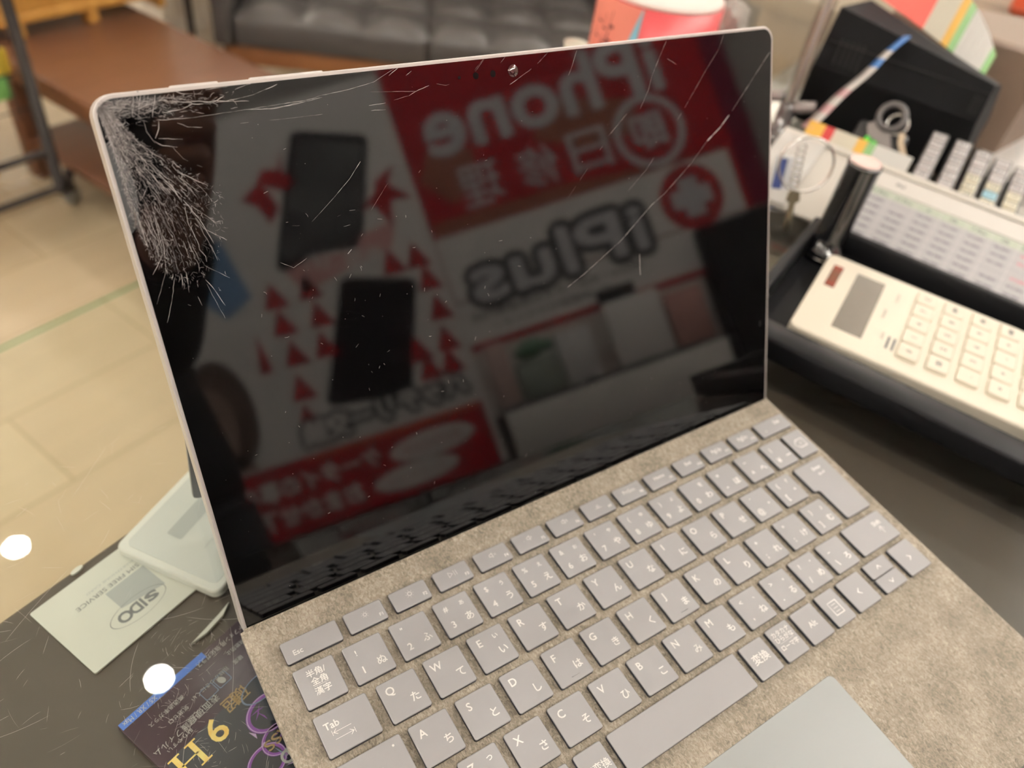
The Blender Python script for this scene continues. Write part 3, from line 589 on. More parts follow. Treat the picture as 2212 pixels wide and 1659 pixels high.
for i, (a_, b2) in enumerate(R3): x = 4.685 + i * Pp; key(x, -18.7, x + KW, -34.4, lt(a_, b2, 'ぃ' if a_ == 'E' else ''))
x = 4.685 + 10 * Pp; key(x, -18.7, x + KW, -34.4, four('`', '@', '', '゛'))
x = 4.685 + 11 * Pp; key(x, -18.7, x + KW, -34.4, four('{', '[', '「', '゜'))
# Enter: an L turned over
ex = 236.6
ent = [(0.00, 18.9 + .0), (0, 34.2 - .0)]
eo = [(.9, 34.2), (0, 33.3), (0, 19.8), (.6, 19.0), (2.2, 18.8), (3.2, 18.0), (3.2, .9), (4.1, 0), (20.4, 0), (21.3, .9), (22.4, 33.3), (21.6, 34.2)]
key(ex, -18.9, 0, -53.1, [('t', 'Enter', .0132, .0298, .0020), ('l', mmv((15.4, 27.6), (15.4, 26.0), (11.2, 26.0)), .0003), ('l', mmv((12.4, 27), (11.2, 26), (12.4, 25)), .0003)], outline=[(a_ / 1000, b2 / 1000) for a_, b2 in eo])
# A row
key(-19.4, -37.6, 4.9, -53.3, [('d', .0206, .0128, .00045), ('l', mmv((7, 9), (7, 4.4), (11.6, 4.4), (11.6, 9), (7, 9)), .0003), ('t', 'A', .0093, .0067, .0026), ('p', mmv((12.6, 4.6), (15, 4.6), (15, 6.8), (12.6, 6.8))), ('r', .0138, .0071, .0006, .0009), ('t', 'Caps', .0044, .0040, .0022)])
R4 = [('A', 'ち'), ('S', 'と'), ('D', 'し'), ('F', 'は'), ('G', 'き'), ('H', 'く'), ('J', 'ま'), ('K', 'の'), ('L', 'り')]
for i, (a_, b2) in enumerate(R4):
    x = 7.971 + i * Pp; k_ = key(x, -37.7, x + KW, -53.5, lt(a_, b2))
    if a_ in 'FJ': MB().box(.0060, .0098, .0020, .0023, .0013, .00155, .0001).build('homing_bar', M_key, k_)
for i, (a_, b2, c_, d_) in enumerate([('+', ';', '', 'れ'), ('*', ':', '', 'け'), ('}', ']', '」', 'む')]): x = 7.971 + (9 + i) * Pp; key(x, -37.7, x + KW, -53.5, four(a_, b2, c_, d_))
# Z row
key(-19.4, -56.6, 14.2, -72.3, [('t', 'Shift', .0052, .0050, .0024)])
R5 = [('Z', 'つ', 'っ'), ('X', 'さ', ''), ('C', 'そ', ''), ('V', 'ひ', ''), ('B', 'こ', ''), ('N', 'み', ''), ('M', 'も', '')]
for i, (a_, b2, c_) in enumerate(R5): x = 17.305 + i * Pp; key(x, -56.7, x + KW, -72.4, lt(a_, b2, c_))
for i, (a_, b2, c_, d_) in enumerate([('<', ',', '、', 'ね'), ('>', '.', '。', 'る'), ('?', '/', '・', 'め'), ('_', '\\', '', 'ろ')]): x = 17.305 + (7 + i) * Pp; key(x, -56.7, x + KW, -72.4, four(a_, b2, c_, d_))
key(229.4, -56.4, 257.6, -72.0, [('t', 'Shift', .0212, .0104, .0023), ('l', mmv((19.6, 6.2), (21.2, 8.2), (22.8, 6.2)), .0003), ('l', mmv((21.2, 8.0), (21.2, 4.4)), .0004)])
# bottom row
key(-19.4, -75.5, -3.6, -91.0, [('t', 'Ctrl', .0050, .0050, .0024)]); key(-.6, -75.5, 15.2, -91.0, [('t', 'Fn', .0044, .0050, .0024)])
key(18.2, -75.5, 34.0, -91.0, [('p', mmv((5, 8.2), (7.6, 8.2), (7.6, 10.8), (5, 10.8))), ('p', mmv((8, 8.2), (10.6, 8.2), (10.6, 10.8), (8, 10.8))), ('p', mmv((5, 5.2), (7.6, 5.2), (7.6, 7.8), (5, 7.8))), ('p', mmv((8, 5.2), (10.6, 5.2), (10.6, 7.8), (8, 7.8)))])
key(37.0, -75.5, 51.4, -91.0, [('t', 'Alt', .0050, .0050, .0024)])
key(54.3, -75.4, 66.9, -90.8, [('t', '無変換', .0063, .0078, .0026)])
key(69.9, -75.4, 136.6, -90.9)
key(139.6, -75.6, 152.6, -90.6, [('t', '変換', .0065, .0078, .0032)])
key(155.7, -75.4, 168.6, -90.6, [('t', 'カタカナ', .0065, .0120, .0019), ('t', 'ひらがな', .0065, .0094, .0019), ('l', mmv((2.6, 7.8), (10.6, 7.8)), .0002), ('t', 'ローマ字', .0065, .0058, .0019)])
key(171.6, -75.2, 185.2, -90.6, [('t', 'Alt', .0068, .0076, .0026)])
key(188.3, -74.9, 200.2, -90.5, [('l', mmv((3.4, 10.6), (3.4, 4.6), (8.6, 4.6), (8.6, 10.6), (3.4, 10.6)), .0004)] + [('l', mmv((4.6, y), (7.4, y)), .0004) for y in (9.2, 7.6, 6.0)])
key(203.2, -75.0, 218.6, -90.4, [('l', mmv((8.6, 9.0), (7.0, 7.6), (8.6, 6.2)), .0004)])
key(222.7, -74.9, 238.3, -82.4, [('l', mmv((6.4, 2.9), (7.8, 4.5), (9.2, 2.9)), .0004)])
key(222.7, -82.75, 238.3, -90.3, [('l', mmv((6.4, 4.5), (7.8, 2.9), (9.2, 4.5)), .0004)])
key(241.9, -74.7, 257.3, -90.2, [('l', mmv((6.8, 9.0), (8.4, 7.6), (6.8, 6.2)), .0004)])
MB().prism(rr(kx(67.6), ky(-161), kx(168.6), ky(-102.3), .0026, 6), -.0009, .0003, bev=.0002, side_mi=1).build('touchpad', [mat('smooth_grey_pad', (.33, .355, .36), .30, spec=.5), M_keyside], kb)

# ================================================================ TRAY, CALCULATOR, PRICE SHEET
LR = Vector((.39, -.3, .8))
e = root('desk_tray', tuple(LR), 'long black plastic desk tray holding the ivory calculator', 'tray')
TI = T(-LR.x, -LR.y, -LR.z); M_tray = mat('black_tray_plastic', (.005, .005, .006), .42, spec=.12)
t_ = MB(); t_.box(.320, .478, -.35, -.072, .8002, .8035, .001, M=TI)
t_.box(.3165, .3368, -.357, -.065, .802, .8172, .0022, M=TI)
for (a_, b2, c_, d_) in ((.4765, .4835, -.357, -.065),): t_.box(a_, b2, c_, d_, .802, .820, .0016, M=TI)
t_.box(.3165, .4835, -.072, -.065, .802, .820, .0016, M=TI); t_.box(.3165, .4835, -.357, -.350, .802, .820, .0016, M=TI)
t_.build('tray_shell', M_tray, e)
ce = root('desk_calculator', None, 'ivory desk calculator with grey display lying in the black tray', 'calculator', mw=frame((.3385, -.0955, .8036), (math.cos(R_(3)), math.sin(R_(3)), 0), (math.sin(R_(-3)), math.cos(R_(3)), 0)))
M_ivory = mat('ivory_plastic', (.74, .69, .58), .38); M_ivory2 = mat('ivory_key', (.72, .67, .56), .4)
MB().prism(rr(0, -.178, .105, 0, .006, 6), 0, .0148, bev=.0016).build('body', M_ivory, ce)
MB().box(.0165, .091, -.0415, -.0225, .0146, .01495).build('display', mat('lcd_grey', (.16, .145, .125), .18), ce)
MB().box(.060, .0905, -.0130, -.0063, .0146, .01492).build('solar_cell', mat('solar_brown', (.22, .02, .015), .12, noise=(60, (.10, .05, .03), (1, .2, 1), .35, .6)), ce)
M_ink = mat('dark_ink', (.05, .055, .06), .5)
syms = ['0', '1', '4', '7', 'C', '00', '2', '5', '8', 'M+', '.', '3', '6', '9', 'M-', '=', '+', '-', '×', 'MR', '%', '÷', '√', '±', 'AC', 'TAX', '▶', 'CE', 'GT', '→']
for j in range(6):
    for i in range(5):
        ob = MB().prism(rr(-.0078, -.0064, .0078, .0064, .0018, 4), .0142, .0172, bev=.0008).build('calculator_key', M_ivory2, ce)
        ob.location = (.0215 + i * .0172 + j * .0006, -.0690 - j * .0176, 0)
        l_ = MB(); text(l_, syms[j * 5 + i], 0, 0, .0036, .01725, bold=.02); l_.build('key_symbol', M_ink, ob)
l_ = MB()
for (x, y, s_) in ((.080, -.052, 'F CUT 5/4'), (.030, -.052, '4 2 0 A'), (.055, -.048, 'TAX RATE')): text(l_, s_, x, y, .0018, .01495, rot=0)
for k in range(2): l_.box(.018, .032, -.0570 - k * .0035, -.0555 - k * .0035, .0148, .01492)
l_.build('printed_marks', M_ink, ce)
# black signature stamp standing in the tray
e = root('black_stamp', (.4605, -.083, .8036), 'glossy black cylindrical stamp with pale pink end standing in the tray', 'stamp')
M_gloss = mat('piano_black', (.006, .006, .007), .06, coat=.5)
MB().lathe([(.0140, 0), (.0145, .002), (.0145, .0075), (.0140, .009), (.0118, .0095), (.0114, .020), (.0114, .0715), (.0118, .0725), (.0118, .074), (.0108, .0748)], 40).build('barrel', M_gloss, e)
MB().lathe([(.0105, .0745), (.0105, .0756), (.0094, .0762)], 36).build('end_cap', mat('pale_pink', (.80, .60, .56), .4), e)
MB().lathe([(.0146, .0030), (.0150, .0036), (.0146, .0042)], 40, cap=False).build('base_band', M_chrome, e)
# tilted price sheet in a white holder
th = R_(20); PS = frame((.4850, -.23, .8155), (math.cos(th), 0, math.sin(th)), (0, 1, 0))
e = root('price_sheet_holder', None, 'white sloping holder with a printed price table behind the black tray', 'sheet holder', mw=PS)
M_holder = mat('white_holder_plastic', (.56, .535, .49), .35)
MB().box(-.001, .080, -.135, .226, -.004, 0, .0012).box(.074, .080, -.135, .226, 0, .002, .0008).build('back_plate', M_holder, e)
MB().box(.060, .078, -.13, .222, -.026, -.004, .001).build('support_leg', M_holder, e)
MB().box(.0, .0800, .190, .2262, -.0006, .0018, .0008).build('end_strip', mat('frosted_plastic', (.50, .49, .47), .25), e)
p_ = MB(); p_.box(.0015, .0555, -.130, .150, 0, .0005, mi=0); p_.box(.0565, .0735, -.130, .150, 0, .0006, mi=1)
p_.box(.0478, .0553, -.130, .148, .00052, .0006, mi=2)
for j in range(15):
    y = .145 - j * .0186
    p_.box(.0015, .0553, y - .0002, y + .0002, .0006, .00065, mi=3)
    for i in range(6):
        x = .0040 + i * .0077
        if random.random() < .9:
            text(p_, random.choice(['¥12,800', '¥9,800', '¥6,800', '¥15,400', '¥4,980', '¥21,000']), x + .0008, y - .0093, .0030, .00066, mi=5 if (j == 6 and i in (2, 3, 4, 5)) else 4, rot=-math.pi / 2, w=.0110, bold=.01)
    text(p_, random.choice(['6s', '7 Plus', '8 Plus', 'X', 'XS Max', 'XR', '11 Pro', 'SE', '12']), .0515, y - .0093, .0032, .00066, mi=4, rot=-math.pi / 2, bold=.02)
for i in range(7): p_.box(.0015 + i * .0077, .0018 + i * .0077, -.130, .148, .0006, .00065, mi=3)
text(p_, 'iPad', .0650, .125, .0030, .0007, mi=4, rot=-math.pi / 2, bold=.03)
p_.build('price_table', [mat('sheet_grey', (.36, .355, .37), .4), mat('sheet_white', (.58, .56, .53), .4), mat('pale_green_header', (.38, .43, .35), .4), mat('grid_line', (.52, .51, .51), .4), mat('table_ink', (.08, .08, .09), .5), mat('table_red', (.60, .16, .18), .5)], e)
# key ring
e = root('key_ring', None, 'shiny metal split ring with small keys hanging over the sheet holder corner', 'key ring', mw=frame((.4695, -.0455, .8585), (.45, -.78, .10), (.15, .25, .95)))
rg = MB()
for k in range(2): rg.tube([(.0190 * math.cos(a), .0190 * math.sin(a), .0008 * k + .0004 * math.sin(a)) for a in [2 * math.pi * i / 48 for i in range(48)]], .00085, 8, closed=True)
rg.build('split_ring', M_chrome, e)
kk = MB().prism([(.0, -.003), (.004, -.006), (.005, -.012), (.002, -.014), (.0025, -.034), (0, -.037), (-.0025, -.034), (-.002, -.014), (-.005, -.012), (-.004, -.006)][::-1], -.001, .001, M=T(-.004, -.014, 0)); kk.build('small_key', mat('brass_key', (.65, .58, .42), .25, 1), e)
ch = MB()
for k in range(7): ch.tube([(-.006 + .0030 * math.cos(a), .012 - k * .0042 + .0024 * math.sin(a), .002) for a in [2 * math.pi * i / 14 for i in range(14)]], .0006, 6, closed=True)
ch.build('link_chain', M_chrome, e)
e = root('blue_white_tag', None, 'small white and navy plastic tag hanging behind the key ring', 'tag', mw=frame((.500, -.030, .826), (.3, -.9, .1), (.3, .1, .95)))
MB().box(-.010, .010, -.022, .020, -.0012, .0012, .0008).build('tag_body', mat('tag_white', (.58, .60, .62), .4), e)
MB().box(-.008, -.001, -.020, .018, .0012, .0015).build('navy_stripe', mat('navy', (.02, .035, .13), .4), e)
e = MB().box(-.008, .008, -.02, .02, -.005, .005, .002).build('orange_tape_case', mat('orange_plastic', (.62, .28, .03), .4), label='small orange plastic piece just right of the tablet edge', cat='tape case'); e.matrix_world = frame((.523, .0135, .822), (.2, -.9, 0), (.1, .1, .9))
# clear tube pen upright
e = root('clear_pen', None, 'clear plastic tube pen standing upright right of the tablet top corner', 'pen', mw=frame((.640, .018, .8005), (1, 0, 0), (0, 1, 0)))
M_clear = glass_mat('clear_acrylic', (.86, .85, .84), .05, 2.2)
MB().lathe([(.0062, .030), (.0066, .034), (.0066, .128), (.0058, .132), (.0052, .150), (.0052, .185)], 24, cap=False).build('clear_barrel', M_clear, e)
MB().lathe([(.0022, .02), (.0026, .03), (.0026, .14)], 16).build('inner_tube', mat('grey_inner', (.36, .30, .28), .3), e)
MB().lathe([(.016, 0), (.018, .003), (.014, .008), (.008, .012), (.008, .030), (.0064, .034)], 28).build('weighted_foot', mat('smoke_foot', (.08, .075, .075), .12, coat=1), e)
for a in (0, 1): MB().lathe([(.0045, -.01), (.0050, -.008), (.0050, .008), (.0045, .01)], 20, M=T(.0, -.014 + .030 * a, .034) @ Matrix.Rotation(1.2, 4, 'X')).build('clip_roller', mat('smoke_clear', (.25, .22, .22), .08, coat=1), e)
# black label printer
BX = Vector((.76, -.06, .8)); TB = T(-BX.x, -BX.y, -BX.z)
e = root('label_printer', tuple(BX), 'large black ribbed label printer standing behind the price sheet', 'printer')
bo = MB().add([(.700, -.135, .8005), (.700, .024, .8005), (.78, .024, .8005), (.78, -.135, .8005), (.668, -.128, .862), (.668, .017, .862), (.664, -.127, .894), (.664, .012, .914), (.700, -.131, .886), (.700, -.003, .9175), (.775, -.135, .835), (.775, .0, .855)],
  [[0, 1, 5, 4], [4, 5, 7, 6], [6, 7, 9, 8], [8, 9, 11, 10], [1, 2, 11, 9, 7, 5], [0, 4, 6, 8, 10, 3], [3, 10, 11, 2], [0, 3, 2, 1]], M=TB)
bo.build('housing', mat('matte_black_plastic', (.009, .009, .010), .65, spec=.12), e)
sl = MB()
for k in range(4): sl.box(.6625, .665, -.118 - k * .0022, -.1172 - k * .0022, .868, .882, M=TB)
for k in range(5): sl.box(.6650, .668, -.02 + k * .005, -.0185 + k * .005, .868, .890, M=TB)
sl.box(.6638, .6655, -.126, .012, .886, .8868, M=TB)
sl.build('vent_slots', mat('deep_black', (.003, .003, .003), .6), e)
e = root('green_display_timer', None, 'small black device with a glowing green digital display behind the sheet holder', 'timer', mw=frame((.600, -.070, .834), (0, -1, 0), (.55, 0, .83)))
MB().box(-.022, .020, -.022, .022, -.014, 0, .003).build('timer_body', M_blackplastic, e)
l_ = MB(); text(l_, '8:8', -.006, .008, .0052, .0004, bold=.02, w=.011); l_.build('green_digits', mat('green_led', (.02, .2, .02), .4, emit=(.10, .85, .05), es=.9), e)
for dx in (.008, .012): MB().lathe([(.0014, 0), (.0014, .0016), (.001, .002)], 14, M=T(dx, -.012, 0)).build('timer_button', mat('grey_button', (.25, .25, .26), .4), e)
# keys on top of the device
e = root('bunch_of_keys', None, 'bunch of dull keys with a black key fob lying on the black printer', 'keys', mw=frame((.610, -.077, .858), (0, -1, .1), (.5, 0, .85)))
MB().tube([(.008 * math.cos(a), .008 * math.sin(a), 0) for a in [2 * math.pi * i / 28 for i in range(28)]], .0010, 8, closed=True).build('ring', M_chrome, e)
MB().tube([(-.006 + .010 * math.cos(a), .004 + .010 * math.sin(a), .003) for a in [2 * math.pi * i / 28 for i in range(28)]], .0026, 8, closed=True).build('fob_loop', mat('fob_rubber', (.05, .045, .045), .5), e)
MB().prism([(-.005, -.004), (-.016, 0), (-.022, -.006), (-.018, -.014), (-.008, -.018), (.002, -.026), (.005, -.022)][::-1], -.002, .002).build('steel_key', mat('dull_steel', (.16, .145, .14), .35, .6), e)
MB().prism([(.004, -.006), (.009, -.006), (.010, -.012), (.020, -.026), (.017, -.029), (.006, -.014)][::-1], -.001, .0015).build('brass_key_blade', mat('brass_dull', (.42, .34, .25), .35, .5), e)
# glossy leaflet seen edge-on, leaning on the printer
e = root('folded_leaflet', None, 'glossy pink and blue leaflet seen edge-on leaning against the black printer', 'leaflet', mw=frame((.596, -.0115, .835), (.064, -.0365, .0746), (-.62, -.55, .30)))
vs = []; fs = []
for i in range(13):
    x = i * .0087; b2 = .0007 * math.sin(i * 1.1)
    for y in (-.008 + .0003 * i, .010 - .0004 * i): vs += [(x, y, b2 - .0004), (x, y, b2 + .0004)]
for i in range(12):
    a_ = i * 4; fs += [[a_, a_ + 2, a_ + 6, a_ + 4], [a_ + 1, a_ + 5, a_ + 7, a_ + 3], [a_, a_ + 4, a_ + 5, a_ + 1], [a_ + 2, a_ + 3, a_ + 7, a_ + 6]]
lf = MB().add(vs, fs, smooth=True)
for i in range(len(lf.f)): k = i // 4; lf.mi[i] = 1 if k in (8, 10, 11) else (2 if k < 6 and k % 2 == 0 else 0)
lf.build('leaflet_paper', [mat('leaflet_white', (.62, .60, .58), .25), mat('leaflet_blue', (.10, .25, .60), .25), mat('leaflet_pink', (.62, .40, .42), .25)], e)
# label sticks: printed ink-label keys in a row
stx = [(.0, 0, 3), (.0, -.019, 3), (-.006, -.036, 2), (-.008, -.052, 2), (-.012, -.068, 2)]
for k, (dx, dy, n_) in enumerate(stx):
    lab = ['leftmost grey index holder with stacked printed labels behind the price sheet', 'second grey index holder from the left behind the price sheet', 'middle grey index holder topped by a cream label', 'grey index holder topped by a light blue label', 'rightmost grey index holder behind the price sheet'][k]
    e = root('label_index_holder', None, lab, 'index holder', 'grey label holders in a row', mw=frame((.592 + dx, -.1115 + dy, .838), (.95, .06, .30), (-.06, 1, 0)))
    MB().box(-.012, .052, -.0075, .0055, -.03, 0, .001).build('holder_body', mat('grey_holder', (.085, .083, .08), .4), e)
    for j in range(6):
        c_ = mat('index_blue', (.30, .52, .62), .4) if (k == 3 and j == 1) else (mat('index_cream', (.66, .62, .48), .4) if (k >= 2 and j < 3) else mat('index_grey', (.50, .47, .47), .4))
        ob = MB().box(-.010 + j * .0100, -.0020 + j * .0100, -.0055, .0045, 0, .0012, .0003).build('index_label', c_, e)
        l_ = MB(); text(l_, random.choice(['SB', 'au', 'UQ', 'SIM']), -.006 + j * .010, -.0005, .0030, .0013, rot=-math.pi / 2, w=.0075, bold=.02); l_.build('label_text', M_ink, ob)
# colour swatch cards
def swatch(name, mw, lab, cat, cols, sizes, wd, thk=.0006, curve=0.0):
    e_ = root(name, None, lab, cat, mw=mw); x = 0
    for c_, s_ in zip(cols, sizes):
        MB().box(x, x + s_, 0, wd, 0, thk).build('colour_band', c_, e_); x += s_
    return e_
cR = mat('coral_red', (.72, .10, .075), .35); cW = mat('cream_white', (.60, .57, .47), .4); cY = mat('amber', (.68, .40, .07), .4); cG = mat('leaf_green', (.22, .42, .18), .4); cB2 = mat('soft_white2', (.60, .60, .58), .4); cBr = mat('taupe', (.16, .11, .08), .5)
swatch('striped_card', frame((.583, -.014, .829), (.0, -.98, .0), (.6, .0, .8)), 'small card with orange red and green stripes lying behind the white sheet holder', 'card', [cY, mat('deep_red', (.40, .03, .03), .4), cW, cY, cG, cB2], [.014, .008, .020, .008, .007, .030], .018)
e = root('curved_sample_card', (.709, -.06, .884), 'red cream and green curved colour card on top of the black printer', 'card')
segs = 10; 
for s_i, (c_, a0, a1) in enumerate([(cR, 0, .46), (cW, .46, .60), (cY, .60, .65), (cG, .65, .70), (cB2, .70, .90), (cG, .90, .94)]):
    mb_ = MB()
    for k in range(4):
        ta, tb = a0 + (a1 - a0) * k / 4, a0 + (a1 - a0) * (k + 1) / 4
        def cp(t): return (.000 + .006 * math.sin(t * 3), .070 - t * .132, .040 - t * .042)
        A_, B_ = cp(ta), cp(tb)
        def hh(t): return .004 + .036 * math.sin(math.pi * min(1, t * .85 + .15)) ** .7
        mb_.add([(A_[0], A_[1], A_[2]), (B_[0], B_[1], B_[2]), (B_[0] + .02, B_[1], B_[2] + hh(tb)), (A_[0] + .02, A_[1], A_[2] + hh(ta)), (A_[0] + .001, A_[1], A_[2]), (B_[0] + .001, B_[1], B_[2]), (B_[0] + .021, B_[1], B_[2] + hh(tb)), (A_[0] + .021, A_[1], A_[2] + hh(ta))],
                [[0, 1, 2, 3], [7, 6, 5, 4], [0, 4, 5, 1], [3, 2, 6, 7], [0, 3, 7, 4], [1, 5, 6, 2]])
    mb_.build('colour_segment', c_, e)
e = root('taupe_stand', (.855, -.11, .8), 'brown curved stand wrapped in clear film behind the black printer', 'stand')
ts = MB().prism([(-.06, -.045), (.045, -.070), (.075, -.03), (.03, .06), (-.01, .10), (-.06, .10)], .0005, .096, bev=.004); ts.build('stand_body', cBr, e)
# white sheets flat on the counter right
for k, (x, y, a_, lab) in enumerate([(.93, -.21, 8, 'white laminated form with fine printing lying at the right end of the counter')]):
    e = root('laminated_form', None, lab, 'form', mw=frame((x, y, .8004), (math.cos(R_(a_)), math.sin(R_(a_)), 0), (-math.sin(R_(a_)), math.cos(R_(a_)), 0)))
    MB().prism(rr(-.20, -.14, .20, .085, .006, 3), 0, .0012).build('sheet', mat('paper_white', (.58, .565, .545), .3), e)
    l_ = MB()
    for j in range(20):
        for i in range(22):
            if random.random() < .8: l_.box(-.185 + i * .012, -.177 + i * .012, .05 - j * .009, .052 - j * .009, .0012, .00125)
    l_.build('form_print', M_paleink, e)
# clear organiser box edge, top right
e = root('clear_acrylic_box', (1.10, -.17, .8), 'low clear acrylic box at the far right end of the counter', 'box')
cb = MB().box(-.09, .09, -.15, .15, .0005, .003); 
for q4 in ((-.09, -.087, -.15, .15), (.087, .09, -.15, .15), (-.09, .09, -.15, -.147), (-.09, .09, .147, .15)): cb.box(*q4, .003, .05)
cb.build('acrylic_walls', glass_mat('acrylic_wall', (.9, .9, .9), .02, 1.8), e)
# wooden cabinet beyond the counter's right end
e = root('brown_wood_cabinet', (1.62, -.1, 0), 'brown wood cabinet standing past the right end of the glass counter', 'cabinet')
M_tan = mat('tan_wood', (.235, .155, .085), .5, noise=(4, (.20, .125, .065), (1, 9, 1), .3, .7))
MB().box(-.33, .75, -1.0, .36, 0, .735, .004).build('carcass', M_tan, e); MB().box(-.35, .77, -1.02, .38, .735, .765, .003).build('top_board', M_tan, e)
e = MB().box(-.2, .2, -.35, .08, 0, .06, .008).build('red_folder_stack', mat('red_orange', (.55, .09, .04), .45), label='red folder lying on the brown wood cabinet, upper right corner', cat='folder'); e.location = (1.78, -.15, .7655)
# ---- canister behind the tablet
e = root('red_paper_canister', (.5720, .136, .8005), 'round red canister with pinkish white lid and lettering behind the tablet', 'canister')
cr_ = .053
cyl = MB().lathe([(cr_, 0), (cr_, .104)], 56, cap=True)
cyl.build('canister_wall', mat('canister_red', (.60, .085, .095), .3), e)
lid = MB().lathe([(cr_ - .002, .1042), (cr_ - .001, .1045), (cr_ - .001, .1070), (cr_ - .003, .1082), (0, .1084)], 56, cap=False); lid.build('lid', mat('pinkish_white', (.86, .74, .70), .4), e)
def wrap(mb, pts2, r, mi=0, M=None):  # angle-height polygon on the cylinder, fanned in strips
    mb.add([(r * math.cos(a), r * math.sin(a), z) for a, z in pts2], [list(range(len(pts2)))], M, mi)
wp = MB()
def strip(a0f, a1f, z0, z1, mi, r=cr_ + .0003, n=14):
    for k in range(n):
        za, zb = z0 + (z1 - z0) * k / n, z0 + (z1 - z0) * (k + 1) / n; m_ = 8
        A0, A1, B0, B1 = a0f(za), a1f(za), a0f(zb), a1f(zb)
        for j in range(m_):
            wrap(wp, [(A0 + (A1 - A0) * j / m_, za), (A0 + (A1 - A0) * (j + 1) / m_, za), (B0 + (B1 - B0) * (j + 1) / m_, zb), (B0 + (B1 - B0) * j / m_, zb)], r, mi)
ca = math.atan2(-.24, -.60)   # side facing the camera
strip(lambda z: ca - 1.35, lambda z: ca - .32 + (z - .05) * 3, .0, .1035, 0)
strip(lambda z: ca - .42 + (z - .06) * 5.0, lambda z: ca - .20 + (z - .06) * .2, .045, .1035, 1, cr_ + .0005)
rw = random.Random(4)
for k in range(16):
    a_ = ca - 1.15 + rw.uniform(0, .45); z = rw.uniform(.045, .09); strip(lambda q2: a_ + (q2 - z) * 3, lambda q2: a_ + .012 + (q2 - z) * 3, z, z + rw.uniform(.004, .014), 2, cr_ + .0007, 2)
    strip(lambda q2: a_, lambda q2: a_ + .10, z, z + .0016, 2, cr_ + .0007, 1)
wp.build('wrap_print', [mat('salmon', (.80, .25, .20), .3), mat('sky_blue', (.25, .58, .75), .3), mat('dark_wrap_ink', (.16, .03, .03), .5)], e)
e = root('white_cup', (.512, .176, .8005), 'small white cup rim showing left of the red canister', 'cup')
MB().lathe([(.008, 0), (.0095, .060), (.0105, .064), (.0095, .064), (.0075, .004)], 28, cap=False).build('cup_body', mat('cup_white', (.72, .68, .58), .3), e)
e = root('crumpled_plastic_bag', (.66, .10, .8005), 'crumpled clear white plastic bag between the canister and the pen', 'bag')
bb = bmesh.new(); bmesh.ops.create_icosphere(bb, subdivisions=3, radius=1)
for v in bb.verts:
    n_ = 1 + .22 * math.sin(v.co.x * 9 + v.co.y * 5) * math.cos(v.co.z * 7 + v.co.x * 3); v.co = Vector((v.co.x * .018 * n_, v.co.y * .018 * n_, .044 + v.co.z * .043 * n_))
zm = min(v.co.z for v in bb.verts)
for v in bb.verts: v.co.z -= zm
MB().bm(bb).build('bag_film', mat('milky_film', (.55, .52, .48), .2, alpha=.75, bump=(80, .6, .004)), e)

# ================================================================ SHOP FLOOR THINGS BEHIND
e = root('low_wooden_table', (.93, 1.25, 0), 'low brown wooden table with a lower shelf behind the tablet', 'table')
TT = T(-.93, -1.25, 0)
MB().box(.732, 1.13, .62, 2.02, .296, .320, .003, M=TT).build('table_top', M_wood, e)
MB().box(.752, 1.11, .64, 2.0, .252, .296, .002, M=TT).build('apron', M_wood, e)
for x in (.747, 1.075):
    for y in (.635, 1.70): MB().box(x, x + .04, y, y + .045, 0, .296, .003, M=TT).build('leg', M_wood, e)
MB().box(.752, 1.11, .66, 1.73, .09, .108, .002, M=TT).build('lower_shelf', M_wood, e)
e = root('oak_shelf_box', (.95, 1.78, .32), 'yellow oak shelf box standing on the far end of the low table', 'shelf')
TT = T(-.95, -1.78, -.32)
for (a_, b2, c_, d_, z0, z1) in ((.72, 1.19, 1.72, 1.99, .352, .372), (.72, 1.19, 1.72, 1.99, .60, .62), (.72, .74, 1.72, 1.99, .372, .60), (1.17, 1.19, 1.72, 1.99, .325, .60), (.72, 1.19, 1.97, 1.99, .372, .60)):
    MB().box(a_, b2, c_, d_, z0, z1, .002, M=TT).build('panel', M_oak, e)
MB().box(.74, 1.17, 1.722, 1.735, .372, .60, .001, M=TT).build('front_panel', M_oak, e)
for x in (.80, .98): MB().box(x, x + .028, 1.725, 1.76, .3205, .352, .002, M=TT).build('foot', M_oak, e)
e = root('oak_side_cabinet', (.50, 1.90, 0), 'yellow oak cabinet behind the black wire rack on the left', 'cabinet')
MB().box(-.30, .19, -.13, .30, 0, .30, .004).build('carcass', M_oak, e); MB().box(-.31, .20, -.14, .31, .3005, .32, .003).build('top_board', M_wood, e)
# black wire rack
e = root('wire_rack', (.50, 1.50, 0), 'black metal wire rack on casters at the left edge', 'rack')
TT = T(-.50, -1.50, 0); 
for (x, y) in ((.705, 1.52), (.705, 1.20), (.20, 1.52), (.20, 1.20)):
    if (x, y) == (.705, 1.20): continue
    MB().tube([(x, y, .065), (x, y, 1.2)], .0125, 10, M=TT).build('post', M_blackmetal, e)
for z in (.075, .165, .62, 1.15):
    MB().tube([(.10, 1.52, z), (.715, 1.52, z)], .0085, 8, M=TT).build('cross_rail', M_blackmetal, e)
MB().tube([(.20, 1.20, .075), (.20, 1.56, .075)], .011, 8, M=TT).build('base_bar', M_blackmetal, e)
MB().tube([(.705, 1.50, .072), (.765, 1.58, .072)], .0115, 8, M=TT).build('base_bar', M_blackmetal, e)
gr = MB()
for k in range(16): gr.tube([(.21 + k * .032, 1.53, .078), (.21 + k * .032, 1.71, .078)], .0016, 5, M=TT)
for k in range(5): gr.tube([(.205, 1.54 + k * .04, .080), (.70, 1.54 + k * .04, .080)], .0016, 5, M=TT)
gr.build('base_grid', mat('light_wire', (.55, .50, .40), .35, .4), e)
gr = MB()
